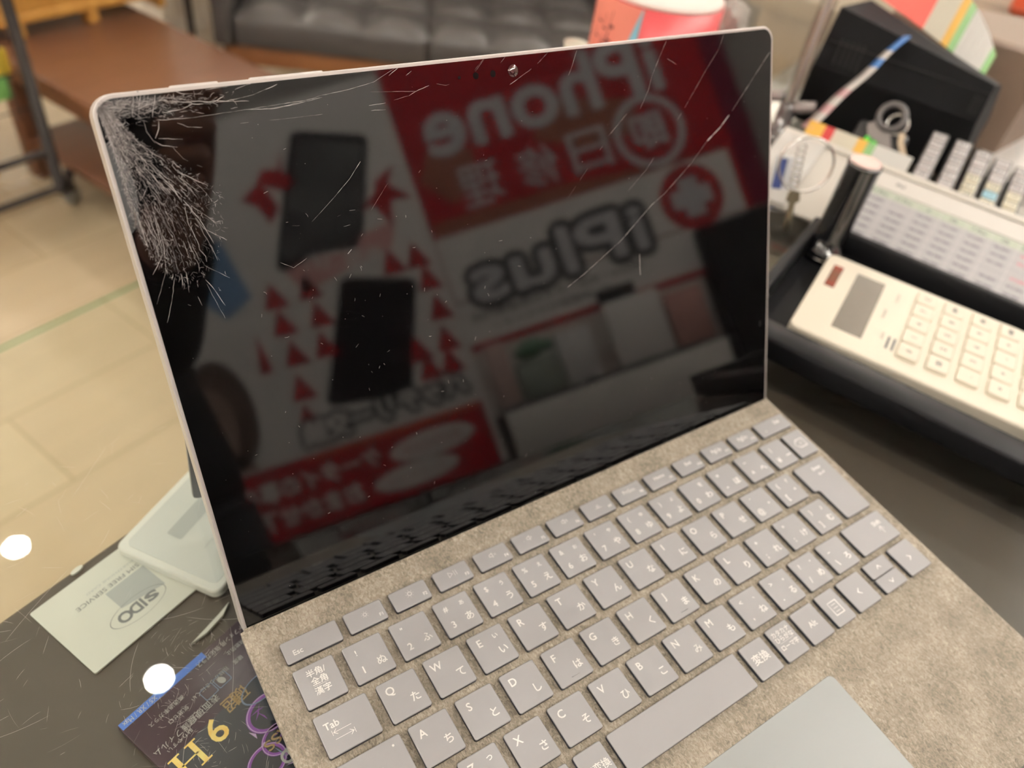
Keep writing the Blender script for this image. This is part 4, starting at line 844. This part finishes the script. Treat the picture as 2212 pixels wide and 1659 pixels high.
for k in range(10): gr.tube([(.22 + k * .05, 1.535, .24), (.22 + k * .05, 1.535, 1.14)], .0014, 5, M=TT)
for k in range(12): gr.tube([(.205, 1.537, .26 + k * .075), (.70, 1.537, .26 + k * .075)], .0014, 5, M=TT)
gr.build('back_grid', M_blackmetal, e)
for (x, y) in ((.745, 1.56), (.20, 1.53)):
    w_ = MB().lathe([(.0, -.009), (.020, -.009), (.0225, -.006), (.0225, .006), (.020, .009), (0, .009)], 28, M=TT @ T(x, y, .0235) @ Matrix.Rotation(R_(90), 4, 'X') @ Matrix.Rotation(R_(20), 4, 'Y'), cap=False).build('caster_wheel', mat('grey_caster', (.30, .30, .28), .35), e)
    MB().box(-.014, .014, -.014, .014, .044, .066, .003, M=TT @ T(x - .01, y - .01, 0)).build('caster_fork', M_blackmetal, e)
cols = [('green_pack', (.15, .35, .10), 'green'), ('yellow_pack', (.75, .55, .05), 'yellow'), ('pink_pack', (.70, .20, .22), 'pink'), ('white_pack', (.65, .66, .66), 'white'), ('blue_pack', (.25, .42, .62), 'pale blue')]
for k, (x, z) in enumerate([(.655, .285), (.665, .335), (.640, .40), (.600, .33), (.610, .47)]):
    nm, c_, cn = cols[k]
    o = MB().box(-.022, .022, -.006, .006, 0, .05, .003).build('hanging_pack', mat(nm, c_, .4), label='%s blister pack hanging on the left wire rack' % cn, cat='pack', group='packs hanging on the wire rack'); o.location = (x, 1.526 + .022, z)
# white wire baskets between shelf and sofa
for k, (x, y, z, lab) in enumerate([(1.55, 2.17, 0, 'white wire basket standing on the floor between table and sofa'), (1.72, 2.52, 0, 'white wire basket farther back behind the oak shelf box')]):
    e = root('wire_basket', (x, y, z), lab, 'basket', 'white wire baskets')
    wb = MB()
    for zz in (.02, .12, .22, .32):
        wb.tube([(-.16, -.14, zz), (.16, -.14, zz), (.16, .14, zz), (-.16, .14, zz)], .004, 6, closed=True)
    for i in range(9):
        for y_ in (-.14, .14): wb.tube([(-.16 + i * .04, y_, .006), (-.16 + i * .04, y_, .32)], .0026, 5)
        for x_ in (-.16, .16): wb.tube([(x_, -.14 + i * .035, .006), (x_, -.14 + i * .035, .32)], .0026, 5)
    wb.build('wire_frame', mat('white_wire', (.80, .78, .72), .4), e)
    MB().box(-.14, .14, -.12, .12, .008, .27, .01).build('goods', mat('pale_goods', (.95, .93, .88), .6, noise=(14, (.62, .55, .50), (1, 1, 1), .5, .75)), e)
e = root('black_pole_stand', (1.34, 1.84, 0), 'slim black metal upright beside the left end of the sofa', 'stand')
MB().tube([(0, 0, .006), (0, 0, .75)], .011, 10).build('pole', M_blackmetal, e); MB().lathe([(.06, 0), (.06, .006), (.02, .010)], 28).build('foot_plate', M_blackmetal, e)
# sofa: front runs diagonally
sd = Vector((.61, -.79, 0)).normalized(); sn = Vector((.79, .61, 0)).normalized()
SM = frame((1.25, 1.60, 0), sd, sn)
e = root('leather_sofa', None, 'charcoal tufted leather sofa on a brown wooden frame in the background', 'sofa', mw=SM)
def cushion(x0, x1, y0, y1, z0, z1, nx_, ny_, axis):
    """tufted pad: grid with pinched seams and buttons, facing up ('z') or forward ('y')"""
    gx, gy = nx_ * 8, ny_ * 8; vs = []; fs = []
    def bulge(a_, b2):
        s = min(abs(math.sin(a_ * nx_ * math.pi)), 1) ** .45 * min(abs(math.sin(b2 * ny_ * math.pi)), 1) ** .45
        return s
    th_ = .028
    for j in range(gy + 1):
        for i in range(gx + 1):
            a_, b2 = i / gx, j / gy; h_ = th_ * (bulge(a_, b2) - 1)
            if axis == 'z': vs.append((x0 + (x1 - x0) * a_, y0 + (y1 - y0) * b2, z1 + h_))
            else: vs.append((x0 + (x1 - x0) * a_, y0 - h_, z0 + (z1 - z0) * b2))
    for j in range(gy):
        for i in range(gx):
            q4 = [j * (gx + 1) + i, j * (gx + 1) + i + 1, (j + 1) * (gx + 1) + i + 1, (j + 1) * (gx + 1) + i]; fs.append(q4)
    mb = MB().add(vs, fs, smooth=True)
    if axis == 'z': mb.box(x0, x1, y0, y1, z0, z1 - th_ * .95, .01)
    else: mb.box(x0, x1, y0 + th_ * .95, y1, z0, z1, .01)
    return mb
for k in range(3):
    cushion(.035 + k * .505, .538 + k * .505, .0, .56, .255, .355, 3, 3, 'z').build('seat_cushion', M_leather, e)
for k in range(3): cushion(.035 + k * .505, .535 + k * .505, .545, .70, .30, .78, 3, 2, 'y').build('back_cushion', M_leather, e)
for x in (-.02, 1.55): MB().box(x, x + .05, .0, .68, .25, .50, .012).build('armrest', M_leather, e)
M_sofawood = mat('sofa_walnut', (.26, .11, .04), .4, noise=(6, (.18, .07, .025), (1, 10, 1), .3, .7))
MB().box(0.04, 1.54, .10, .50, .21, .25, .001).box(0, 1.58, .02, .08, .20, .25, .004).box(0, 1.58, .62, .68, .20, .25, .004).box(0, .05, .02, .68, .20, .25, .004).box(1.53, 1.58, .02, .68, .20, .25, .004).build('wood_frame', M_sofawood, e)
for x in (.03, 1.50):
    for y in (.03, .62): MB().box(x, x + .045, y, y + .045, 0, .20, .004).build('leg', M_sofawood, e)

# ================================================================ BEHIND THE COUNTER: POSTERS (seen mirrored in the screen)
e = root('dark_back_counter', (.1, -1.30, 0), 'dark back counter below the posters, seen mirrored in the screen', 'counter')
MB().box(-1.9, 1.7, -.24, .10, 0, .66, .004).build('carcass', mat('dark_walnut', (.040, .028, .022), .5), e)
MB().box(-1.92, 1.72, -.24, .12, .66, .684, .003).build('worktop', mat('dark_top', (.055, .042, .036), .35, noise=(9, (.03, .024, .02), (1, 3, 1), .3, .7)), e)
def outline(mb, s, cx, cy, h, d, mi, w=None, z=0):
    for k in range(12):
        a_ = 2 * math.pi * k / 12; text(mb, s, cx + d * math.cos(a_), cy + d * math.sin(a_), h, z + k * .00001, mi=mi, w=w)
def PM(y=-1.45): return frame((0, y, 0), (-1, 0, 0), (0, 0, 1))     # local x = -u, y = z
def U(*pts): return [(-u_, z_) for u_, z_ in pts]
grey_ph = mat('photo_grey', (.060, .060, .064), .8, spec=.1, noise=(9, (.16, .165, .16), (1, 1, 1), .4, .7)); darkph = mat('photo_dark', (.008, .007, .009), .8, spec=.1)
pale_red = mat('pale_red_print', (.72, .38, .36), .4); orange_r = mat('orange_red_print', (.60, .09, .04), .4); skin_p = mat('photo_skin', (.30, .20, .16), .5); hair_p = mat('photo_hair', (.09, .055, .04), .5)
blue_p = mat('poster_blue', (.16, .30, .50), .4); tan_p = mat('poster_tan', (.34, .12, .075), .7, spec=.15); grey_t = mat('grey_outline', (.075, .068, .068), .7, spec=.15); green_p = mat('pale_green_box', (.26, .30, .25), .5); maroon = mat('maroon_print', (.13, .006, .025), .7, spec=.15)
e = root('repair_poster', None, 'white poster of cracked phones with red arrows and red bottom banner, mirrored in the screen', 'poster', mw=PM(-1.4535))
MB().box(-.2255, .46, .70, 1.63, -.004, 0).build('poster_board', white, e)
p_ = MB(); z1_, z2_, z3_ = .0004, .0007, .0010
def quad_rr(c4, z, mi):       # rounded rectangle stretched between four corners (tl, tr, br, bl)
    o2 = []
    for a_, b_ in rr(0, 0, 1, 1.9, .12, 4):
        b_ /= 1.9; t0 = Vector(c4[3]).lerp(Vector(c4[2]), a_); t1 = Vector(c4[0]).lerp(Vector(c4[1]), a_); q5 = t0.lerp(t1, b_); o2.append((-q5.x, q5.y))
    p_.poly(o2, z, mi=mi)
quad_rr([(.165, 1.500), (.002, 1.561), (-.13, 1.265), (.060, 1.235)], z1_, 0)
quad_rr([(.150, 1.485), (.012, 1.537), (-.112, 1.290), (.062, 1.262)], z2_, 10); quad_rr([(.162, 1.158), (.001, 1.215), (-.121, .947), (.069, .915)], z1_, 1)
# angled banner over first phone
p_.poly(U((.160, 1.300), (.135, 1.245), (-.085, 1.205), (-.110, 1.262))[::-1], z2_, mi=4); text(p_, '画面割れ', -.020, 1.252, .045, z3_, mi=2, w=.18, bold=.02, rot=R_(12))
def jag_arrow(pts): p_.poly(U(*pts), z2_, mi=3)
p_.add([(-u_, z_, z2_) for u_, z_ in [(-.03, 1.53), (-.045, 1.478), (-.012, 1.440), (-.060, 1.438), (-.095, 1.462), (-.075, 1.405), (-.105, 1.372), (-.120, 1.420), (-.150, 1.440), (-.110, 1.465), (-.085, 1.495), (-.052, 1.485)]], [[0, 1, 11], [1, 2, 3], [1, 3, 10, 11], [3, 4, 9, 10], [4, 5, 7, 8, 9], [5, 6, 7]], mi=3)
p_.add([(-u_, z_, z2_) for u_, z_ in [(.195, 1.42), (.170, 1.380), (.215, 1.335), (.165, 1.345), (.150, 1.285), (.125, 1.345), (.090, 1.340), (.135, 1.370), (.145, 1.395)]], [[0, 1, 8], [1, 2, 3], [1, 3, 7, 8], [3, 4, 5], [3, 5, 7], [5, 6, 7]], mi=3)
for (u_, z_) in [(-.150, 1.214), (-.073, 1.212), (-.151, 1.152), (-.069, 1.146), (-.147, 1.080), (-.080, 1.078), (-.157, 1.003), (-.165, .935), (.178, 1.205), (.187, 1.148), (.189, 1.077), (.182, 1.005), (.122, 1.208), (.115, 1.000), (.124, .955), (.175, .955)]:
    p_.poly(U((u_ + .028, z_ - .027), (u_ - .028, z_ - .022), (u_ - .002, z_ + .036)), z2_, mi=3)
outline(p_, 'バッテリー交換', .0, .903, .052, .011, 5, w=.380, z=z2_ + .0002); outline(p_, 'バッテリー交換', .0, .903, .052, .0035, 2, w=.380, z=z3_ + .0001)
p_.poly(U((.210, .852), (.210, .700), (-.455, .715), (-.455, .866))[::-1] if False else [(-.210, .700), (.458, .700), (.458, .862), (-.210, .850)], z1_, mi=3)
p_.poly([(-.205, .838), (.05, .842), (.20, .846), (.20, .856), (-.205, .850)], z2_, mi=6)
p_.disc(-.075, .797, .100, .030, z2_, mi=2); p_.disc(-.020, .742, .100, .026, z2_, mi=2)
text(p_, '最短即日修理', -.075, .797, .024, z3_, mi=4, w=.135); text(p_, 'データそのまま', -.020, .742, .018, z3_, mi=4, w=.135)
outline(p_, 'ケータイの事なら', .225, .808, .046, .002, 2, w=.36, z=z3_); outline(p_, 'おまかせ下さい', .270, .745, .044, .002, 2, w=.33, z=z3_)
# portrait of a woman with brown hair, and the blue edge stripe
p_.disc(.335, 1.000, .068, .125, z1_, mi=7); p_.disc(.365, .985, .052, .088, z2_, mi=8)
p_.disc(.350, 1.005, .010, .005, z3_, mi=7); p_.disc(.385, 1.005, .010, .005, z3_, mi=7); p_.disc(.368, .945, .014, .005, z3_, mi=4)
p_.poly([(.300, .866), (.43, .866), (.42, .905), (.315, .905)], z1_, mi=8)
p_.poly([(.196, 1.23), (.26, 1.20), (.30, 1.25), (.28, 1.37), (.222, 1.375)], z1_, mi=9); p_.poly([(.205, 1.06), (.215, 1.15), (.232, 1.06)], z1_, mi=3)
p_.build('poster_print', [darkph, darkph, white, red, pale_red, black, orange_r, hair_p, skin_p, blue_p, grey_ph], e)
e = root('red_sign_board', None, 'big red sign board with large white lettering mirrored at the top of the screen', 'sign', mw=PM(-1.4530))
MB().box(-1.035, -.226, 1.072, 1.640, -.004, 0).build('sign_board', red, e)
p_ = MB()
p_.poly([(-.957, .0) if False else (-.957, 1.074), (-.228, 1.074), (-.228, 1.226), (-.957, 1.224)], z1_, mi=0)
p_.poly([(-.38, 1.40), (-.28, 1.43), (-.24, 1.36), (-.30, 1.29), (-.36, 1.33)], z1_, mi=1); p_.poly([(-.78, 1.40), (-.60, 1.46), (-.52, 1.38), (-.64, 1.32), (-.76, 1.33)], z1_, mi=1)
p_.poly([(-.90, 1.228), (-.235, 1.228), (-.24, 1.262), (-.55, 1.258)], z1_, mi=2)
p_.poly([(-1.035, 1.074), (-.975, 1.074), (-.975, 1.62), (-1.035, 1.62)], z1_, mi=3)
outline(p_, 'iPhone', -.575, 1.474, .136, .006, 4, w=.575, z=z2_)
for (s_, x_) in (('日', -.640), ('修', -.512), ('理', -.372)): outline(p_, s_, x_, 1.318, .094, .0012, 4, w=.094, z=z2_)
p_.ring(-.792, 1.318, .070, .088, z2_, mi=4); outline(p_, '即', -.792, 1.318, .080, .003, 4, w=.080, z=z2_)
outline(p_, 'iPlus', -.490, 1.112, .104, .013, 5, w=.425, z=z2_); outline(p_, 'iPlus', -.490, 1.112, .104, .022, 5, w=.425, z=z2_ - .0002); outline(p_, 'iPlus', -.490, 1.112, .104, .0048, 4, w=.425, z=z3_)
p_.disc(-.838, 1.140, .078, .078, z2_, mi=6); [p_.poly([(-.838 + a_, 1.140 + b_) for a_, b_ in q5], z3_, mi=4) for q5 in ([(-.024, -.048), (.024, -.048), (.024, .048), (-.024, .048)], [(-.050, -.022), (-.024, -.022), (-.024, .022), (-.050, .022)], [(.024, -.022), (.050, -.022), (.050, .022), (.024, .022)])]
p_.build('sign_print', [white, tan_p, tan_p, maroon, mat('sign_lettering', (.60, .60, .62), .5), grey_t, red], e)
e = root('white_logo_board', None, 'white board with a thin red stripe below the red sign, mirrored in the screen', 'board', mw=PM(-1.4532))
MB().box(-.955, -.226, .955, 1.070, -.004, 0).build('board', white, e); MB().box(-.800, -.226, .800, .955, -.004, 0).build('lower_board', mat('pinkish_board', (.60, .50, .46), .5, noise=(7, (.62, .58, .54), (1, 1, 1), .4, .6)), e)
p_ = MB(); p_.box(-.955, -.226, .956, .972, 0, .0006, mi=0); text(p_, 'iPhone・iPad・スマホ修理専門店', -.46, 1.030, .020, z2_, mi=1, w=.42); text(p_, 'TEL 修理受付カウンター', -.44, 1.000, .014, z2_, mi=1, w=.30); p_.build('board_print', [red, grey_t], e)
# display ledge with boxes below
o = MB().box(-.265, .265, -.02, .02, 0, .118, .002).build('white_ledge_panel', mat('ledge_white', (.68, .66, .62), .5), label='white ledge panel under the row of boxes, mirrored in the screen', cat='panel'); o.location = (.512, -1.400, .6845)
o = MB().box(-.265, .265, -.05, .012, 0, .008, .001).build('dark_ledge_strip', mat('ledge_dark', (.05, .045, .045), .5), label='dark strip on top of the white ledge panel, mirrored in the screen', cat='strip'); o.location = (.512, -1.400, .8035)
for k, (u_, w_, h_, m_, lab) in enumerate([(.270, .046, .145, mat('pinkish_box', (.58, .42, .38), .5), 'slim pinkish box at the end of the mirrored row of boxes'), (.352, .100, .085, green_p, 'low grey green box in the mirrored row of boxes'), (.448, .080, .120, mat('white_box', (.66, .65, .64), .5), 'white box in the middle of the mirrored row'), (.600, .130, .150, white, 'tall white box under the dark clip in the mirrored row'), (.720, .090, .125, mat('pink_leaf_box', (.48, .25, .22), .5), 'dull pink box at the right of the mirrored row')]):
    o = MB().box(-w_ / 2, w_ / 2, -.022, .0, 0, h_, .002).build('display_box', m_, label=lab, cat='box', group='boxes on the ledge'); o.location = (u_, -1.4, .8137)
o = MB().box(-.045, .045, -.008, .008, 0, .030, .003).build('dark_clip', black, label='small dark clip on top of the tall white box, mirrored in the screen', cat='clip'); o.location = (.575, -1.41, .964)
gb = bmesh.new(); bmesh.ops.create_icosphere(gb, subdivisions=2, radius=1)
for v in gb.verts: v.co = Vector((v.co.x * .050 * (1 + .2 * math.sin(7 * v.co.z)), v.co.y * .012, .020 + v.co.z * .020 * (1 + .3 * math.sin(9 * v.co.x))))
zm = min(v.co.z for v in gb.verts)
for v in gb.verts: v.co.z -= zm
o = MB().bm(gb).build('green_cloth', mat('green_cloth', (.10, .20, .12), .8), label='small green cloth lying on the grey green box, mirrored in the screen', cat='cloth'); o.location = (.355, -1.411, .8988)
e = root('black_display_cabinet', (1.021, -1.405, .684), 'black display cabinet beside the white panels, mirrored at the right of the screen', 'cabinet')
MB().box(-.215, .30, -.043, .020, .0005, .375, .004).build('case', mat('cab_black', (.006, .006, .007), .6, spec=.15), e)
MB().box(.03, .06, .020, .026, .02, .36, .001).build('trim_bar', mat('cab_brown', (.05, .04, .034), .4), e)
for k, (x, z, c_, lab) in enumerate([(-.28, 0, (.45, .42, .42), 'pale box on the dark back counter below the red banner'), (-.10, 0, (.25, .02, .02), 'small dark red box on the back counter below the banner')]):
    o = MB().box(-.07, .07, -.03, .03, 0, .012, .003).build('counter_box', mat('cbox%d' % k, c_, .5), label=lab + ', mirrored in the screen', cat='box'); o.location = (x, -1.26, .6845)

# ================================================================ THE PHOTOGRAPHER (only mirrored in the screen)
FW, UP, RT = CF, -CD, CR
def cp3(a_, b2, c_): return CAM + RT * a_ + UP * b2 + FW * c_
ph = root('smartphone', None, 'dark smartphone held sideways over the counter by the person in black', 'phone', mw=frame(cp3(0, 0, -.0035), RT, UP))
MB().prism(rr(-.016, -.056, .131, .016, .009, 6), 0.0, .0078, bev=.001).build('phone_body', mat('phone_graphite', (.03, .03, .033), .3), ph)
for (x, y) in ((0.014, -.003), (.007, -.019)): MB().lathe([(.0062, .0), (.0062, -.0022), (.005, -.0024)], 28, M=T(x, y, 0)).build('camera_lens', mat('lens_black', (.004, .004, .006), .05, coat=1), ph)
MB().box(-.012, .127, -.052, .012, .0078, .0081).build('phone_display', mat('phone_glass', (.01, .01, .012), .05), ph)
def skin(name, pts, edges, rad, m_, parent, levels=2, rootv=0):
    me = bpy.data.meshes.new(name); me.from_pydata([tuple(p) for p in pts], edges, []); ob = bpy.data.objects.new(name, me); COL.objects.link(ob)
    md = ob.modifiers.new('skin', 'SKIN'); md.use_smooth_shade = True; sv = me.skin_vertices[0].data
    for i, r_ in enumerate(rad):
        sv[i].radius = (r_, r_) if not isinstance(r_, tuple) else r_
        sv[i].use_root = (i == rootv)
    ss_ = ob.modifiers.new('sub', 'SUBSURF'); ss_.levels = levels; ss_.render_levels = levels
    me.materials.append(m_)
    if parent: ob.parent = parent
    return ob
PO = Vector((-.34, -.78, 0)); pe = root('person', tuple(PO), 'person in black long sleeves leaning over the counter with a smartphone', 'person')
M_skin = mat('skin', (.50, .24, .17), .5); M_cloth = mat('black_cloth', (.010, .010, .014), .85); M_trs = mat('dark_trousers', (.02, .022, .03), .85); M_hair = mat('black_hair', (.012, .010, .009), .5)
V3 = lambda x, y, z: Vector((x, y, z))
J = dict(pelvis=V3(-.34, -.76, .90), waist=V3(-.34, -.74, 1.02), chest=V3(-.33, -.66, 1.20), neck=V3(-.32, -.60, 1.36), head0=V3(-.30, -.555, 1.42), head1=V3(-.285, -.535, 1.50), head2=V3(-.285, -.545, 1.57),
         shr=V3(-.165, -.63, 1.285), elr=V3(-.150, -.50, 1.030), wrr=V3(-.055, -.330, 1.062), shl=V3(-.50, -.62, 1.285), ell=V3(-.46, -.44, 1.06), wrl=V3(-.25, -.27, 1.10),
         hpr=V3(-.25, -.77, .78), knr=V3(-.24, -.76, .48), anr=V3(-.24, -.80, .09), toer=V3(-.24, -.67, .04), hpl=V3(-.43, -.77, .78), knl=V3(-.44, -.76, .48), anl=V3(-.44, -.80, .09), toel=V3(-.44, -.67, .04))
pts = []; ed = []; rad = []; ix = {}
def av(n_, p, r_, par=None):
    ix[n_] = len(pts); pts.append(p - PO); rad.append(r_)
    if par is not None: ed.append((ix[par], ix[n_]))
for n_, r_, par in [('pelvis', .085, None), ('waist', .085, 'pelvis'), ('chest', .075, 'waist'), ('neck', .055, 'chest'), ('head0', .062, 'neck'), ('head1', (.078, .092), 'head0'), ('head2', (.062, .075), 'head1'), ('shr', .052, 'chest'), ('elr', .038, 'shr'), ('wrr', .026, 'elr'), ('shl', .052, 'chest'), ('ell', .038, 'shl'), ('wrl', .026, 'ell'),
                    ('hpr', .06, 'pelvis'), ('knr', .055, 'hpr'), ('anr', .036, 'knr'), ('toer', .03, 'anr'), ('hpl', .06, 'pelvis'), ('knl', .055, 'hpl'), ('anl', .036, 'knl'), ('toel', .03, 'anl')]: av(n_, J[n_], r_, par)
def hand(side, wr, palm, fdirs, thumb, tag_):
    av('palm' + tag_, palm, (.016, .030) if False else .026, wr); 
    for k, chain in enumerate(fdirs):
        prev = 'palm' + tag_
        for j, p in enumerate(chain): av('f%d%d%s' % (k, j, tag_), p, .0088 - .0006 * j, prev); prev = 'f%d%d%s' % (k, j, tag_)
    prev = 'palm' + tag_
    for j, p in enumerate(thumb): av('t%d%s' % (j, tag_), p, .0105 - .001 * j, prev); prev = 't%d%s' % (j, tag_)
# right hand wraps the phone's right end: palm beside it, fingers across the lens side, thumb behind
palm = cp3(.160, -.022, -.014)
fr_ = [[cp3(.163, .022 - .021 * k, -.004), cp3(.152 - .003 * k, .028 - .021 * k, .014), cp3(.126 - .004 * k + .003 * abs(k - 1), .026 - .020 * k, .013), cp3(.106 + .006 * abs(k - 1), .022 - .019 * k, .009)] for k in range(4)]
hand('r', 'wrr', palm, fr_, [cp3(.150, -.052, -.026), cp3(.130, -.050, -.025), cp3(.108, -.040, -.021)], 'R')
palm = cp3(-.050, -.040, -.018)
fl_ = [[cp3(-.056, .018 - .019 * k, -.006), cp3(-.048, .020 - .019 * k, .006), cp3(-.036, .020 - .018 * k, .0085), cp3(-.026, .018 - .017 * k, .0080)] for k in range(1, 5)]
hand('l', 'wrl', palm, fl_, [cp3(-.040, -.056, -.026), cp3(-.020, -.050, -.024), cp3(-.002, -.044, -.021)], 'L')
body = skin('body', pts, ed, rad, M_skin, pe, 2)
# face details
fdir = (CAM - J['head1']).normalized(); fdir = Vector((.35, .85, -.35)).normalized(); hc = J['head1'] - PO; fr3 = frame(hc, fdir.cross(V3(0, 0, 1)) , V3(0, 0, 1) - fdir * fdir.z)
def sph(mb, c, r_, M=None, mi=0):
    b = bmesh.new(); bmesh.ops.create_uvsphere(b, u_segments=14, v_segments=10, radius=1)
    for v in b.verts: v.co = Vector((c[0] + v.co.x * r_[0], c[1] + v.co.y * r_[1], c[2] + v.co.z * r_[2]))
    mb.bm(b, M, mi, True)
zz = frame(hc, -fdir.cross(V3(0, 0, 1)), V3(0, 0, 1))   # x lateral, y up, z out of the face or back
s_ = 1 if (zz.to_3x3() @ V3(0, 0, 1)).dot(fdir) > 0 else -1
eb = MB(); [sph(eb, (x, .0, s_ * .082), (.011, .0065, .006), zz) for x in (-.030, .030)]; eb.build('eyes', mat('eye_white', (.6, .58, .56), .2), pe)
pb = MB(); [sph(pb, (x, .0, s_ * .088), (.005, .0055, .002), zz) for x in (-.030, .030)]; pb.build('pupils', black, pe)
nb = MB(); sph(nb, (0, -.018, s_ * .090), (.012, .022, .014), zz); [sph(nb, (x, -.008, 0), (.007, .026, .016), zz) for x in (-.083, .083)]; nb.build('nose_and_ears', M_skin, pe)
mbm = MB(); sph(mbm, (0, -.052, s_ * .078), (.021, .006, .006), zz); mbm.build('mouth', mat('lips', (.35, .12, .10), .5), pe)
hb = MB(); sph(hb, (0, .062, -s_ * .028), (.090, .068, .098), zz); hb.build('hair', M_hair, pe)
def sub(names, rads, edges, nm, m_):
    p_ = [J[n_] - PO if isinstance(n_, str) else n_ - PO for n_ in names]; return skin(nm, p_, edges, rads, m_, pe, 2)
cuff_r = J['elr'].lerp(J['wrr'], .93); cuff_l = J['ell'].lerp(J['wrl'], .93)
def loft(mb, rings, n=28, expo=1.0):
    vs = []; fs = []
    for c_, rx, ry in rings:
        for k in range(n): a_ = 2 * math.pi * k / n; vs.append(c_ - PO + Vector((rx * math.cos(a_), ry * math.sin(a_), 0)))
    for q5 in range(len(rings) - 1):
        for k in range(n): fs.append([q5 * n + k, q5 * n + (k + 1) % n, (q5 + 1) * n + (k + 1) % n, (q5 + 1) * n + k])
    fs.append([k for k in reversed(range(n))]); fs.append([(len(rings) - 1) * n + k for k in range(n)]); mb.add(vs, fs, smooth=True)
sw = MB()
loft(sw, [(V3(-.34, -.765, .845), .165, .118), (V3(-.34, -.760, .90), .168, .122), (V3(-.34, -.745, 1.0), .158, .118), (V3(-.335, -.705, 1.12), .168, .122), (V3(-.332, -.665, 1.22), .182, .120), (V3(-.33, -.640, 1.285), .178, .098), (V3(-.325, -.622, 1.325), .130, .080), (V3(-.322, -.608, 1.350), .078, .066), (V3(-.320, -.602, 1.372), .064, .060)])
def smooth_path(p_, n=6):
    out = []
    for k in range(len(p_) - 1):
        p0 = p_[max(k - 1, 0)]; p1 = p_[k]; p2 = p_[k + 1]; p3 = p_[min(k + 2, len(p_) - 1)]
        for q5 in range(n):
            t = q5 / n; out.append(.5 * ((2 * p1) + (p2 - p0) * t + (2 * p0 - 5 * p1 + 4 * p2 - p3) * t * t + (3 * p1 - p0 - 3 * p2 + p3) * t ** 3))
    return out + [p_[-1]]
def limb(mb, p_, rad_, n=6):
    pp = smooth_path([q5 - PO for q5 in p_], n); m_ = len(pp); rr_ = []
    for k in range(m_): t = k / (m_ - 1) * (len(rad_) - 1); q5 = min(int(t), len(rad_) - 2); rr_.append(rad_[q5] + (rad_[q5 + 1] - rad_[q5]) * (t - q5))
    mb.tube(pp, rr_, 18)
limb(sw, [V3(-.245, -.645, 1.270), J['shr'], (J['shr'] + J['elr']) / 2, J['elr'], (J['elr'] + cuff_r) / 2, cuff_r], [.070, .068, .058, .052, .045, .036])
limb(sw, [V3(-.415, -.645, 1.270), J['shl'], (J['shl'] + J['ell']) / 2, J['ell'], (J['ell'] + cuff_l) / 2, cuff_l], [.070, .068, .058, .052, .045, .036])
sw.build('sweater', M_cloth, pe)
tr = MB(); loft(tr, [(V3(-.34, -.77, .74), .155, .105), (V3(-.34, -.77, .80), .165, .120), (V3(-.34, -.765, .88), .158, .115)])
for sx_, kn, an in ((.095, 'knr', 'anr'), (-.095, 'knl', 'anl')):
    limb(tr, [V3(-.34 + sx_ * .85, -.77, .82), V3(-.34 + sx_, -.768, .66), J[kn], J[an] + V3(0, 0, .02)], [.090, .086, .066, .054])
tr.build('trousers', M_trs, pe)
for x in (-.24, -.44):
    MB().box(-.045, .045, -.07, .19, 0.0, .075, .028, M=T(x - PO.x, -.80 - PO.y, 0), seg=4).build('shoe', black, pe)
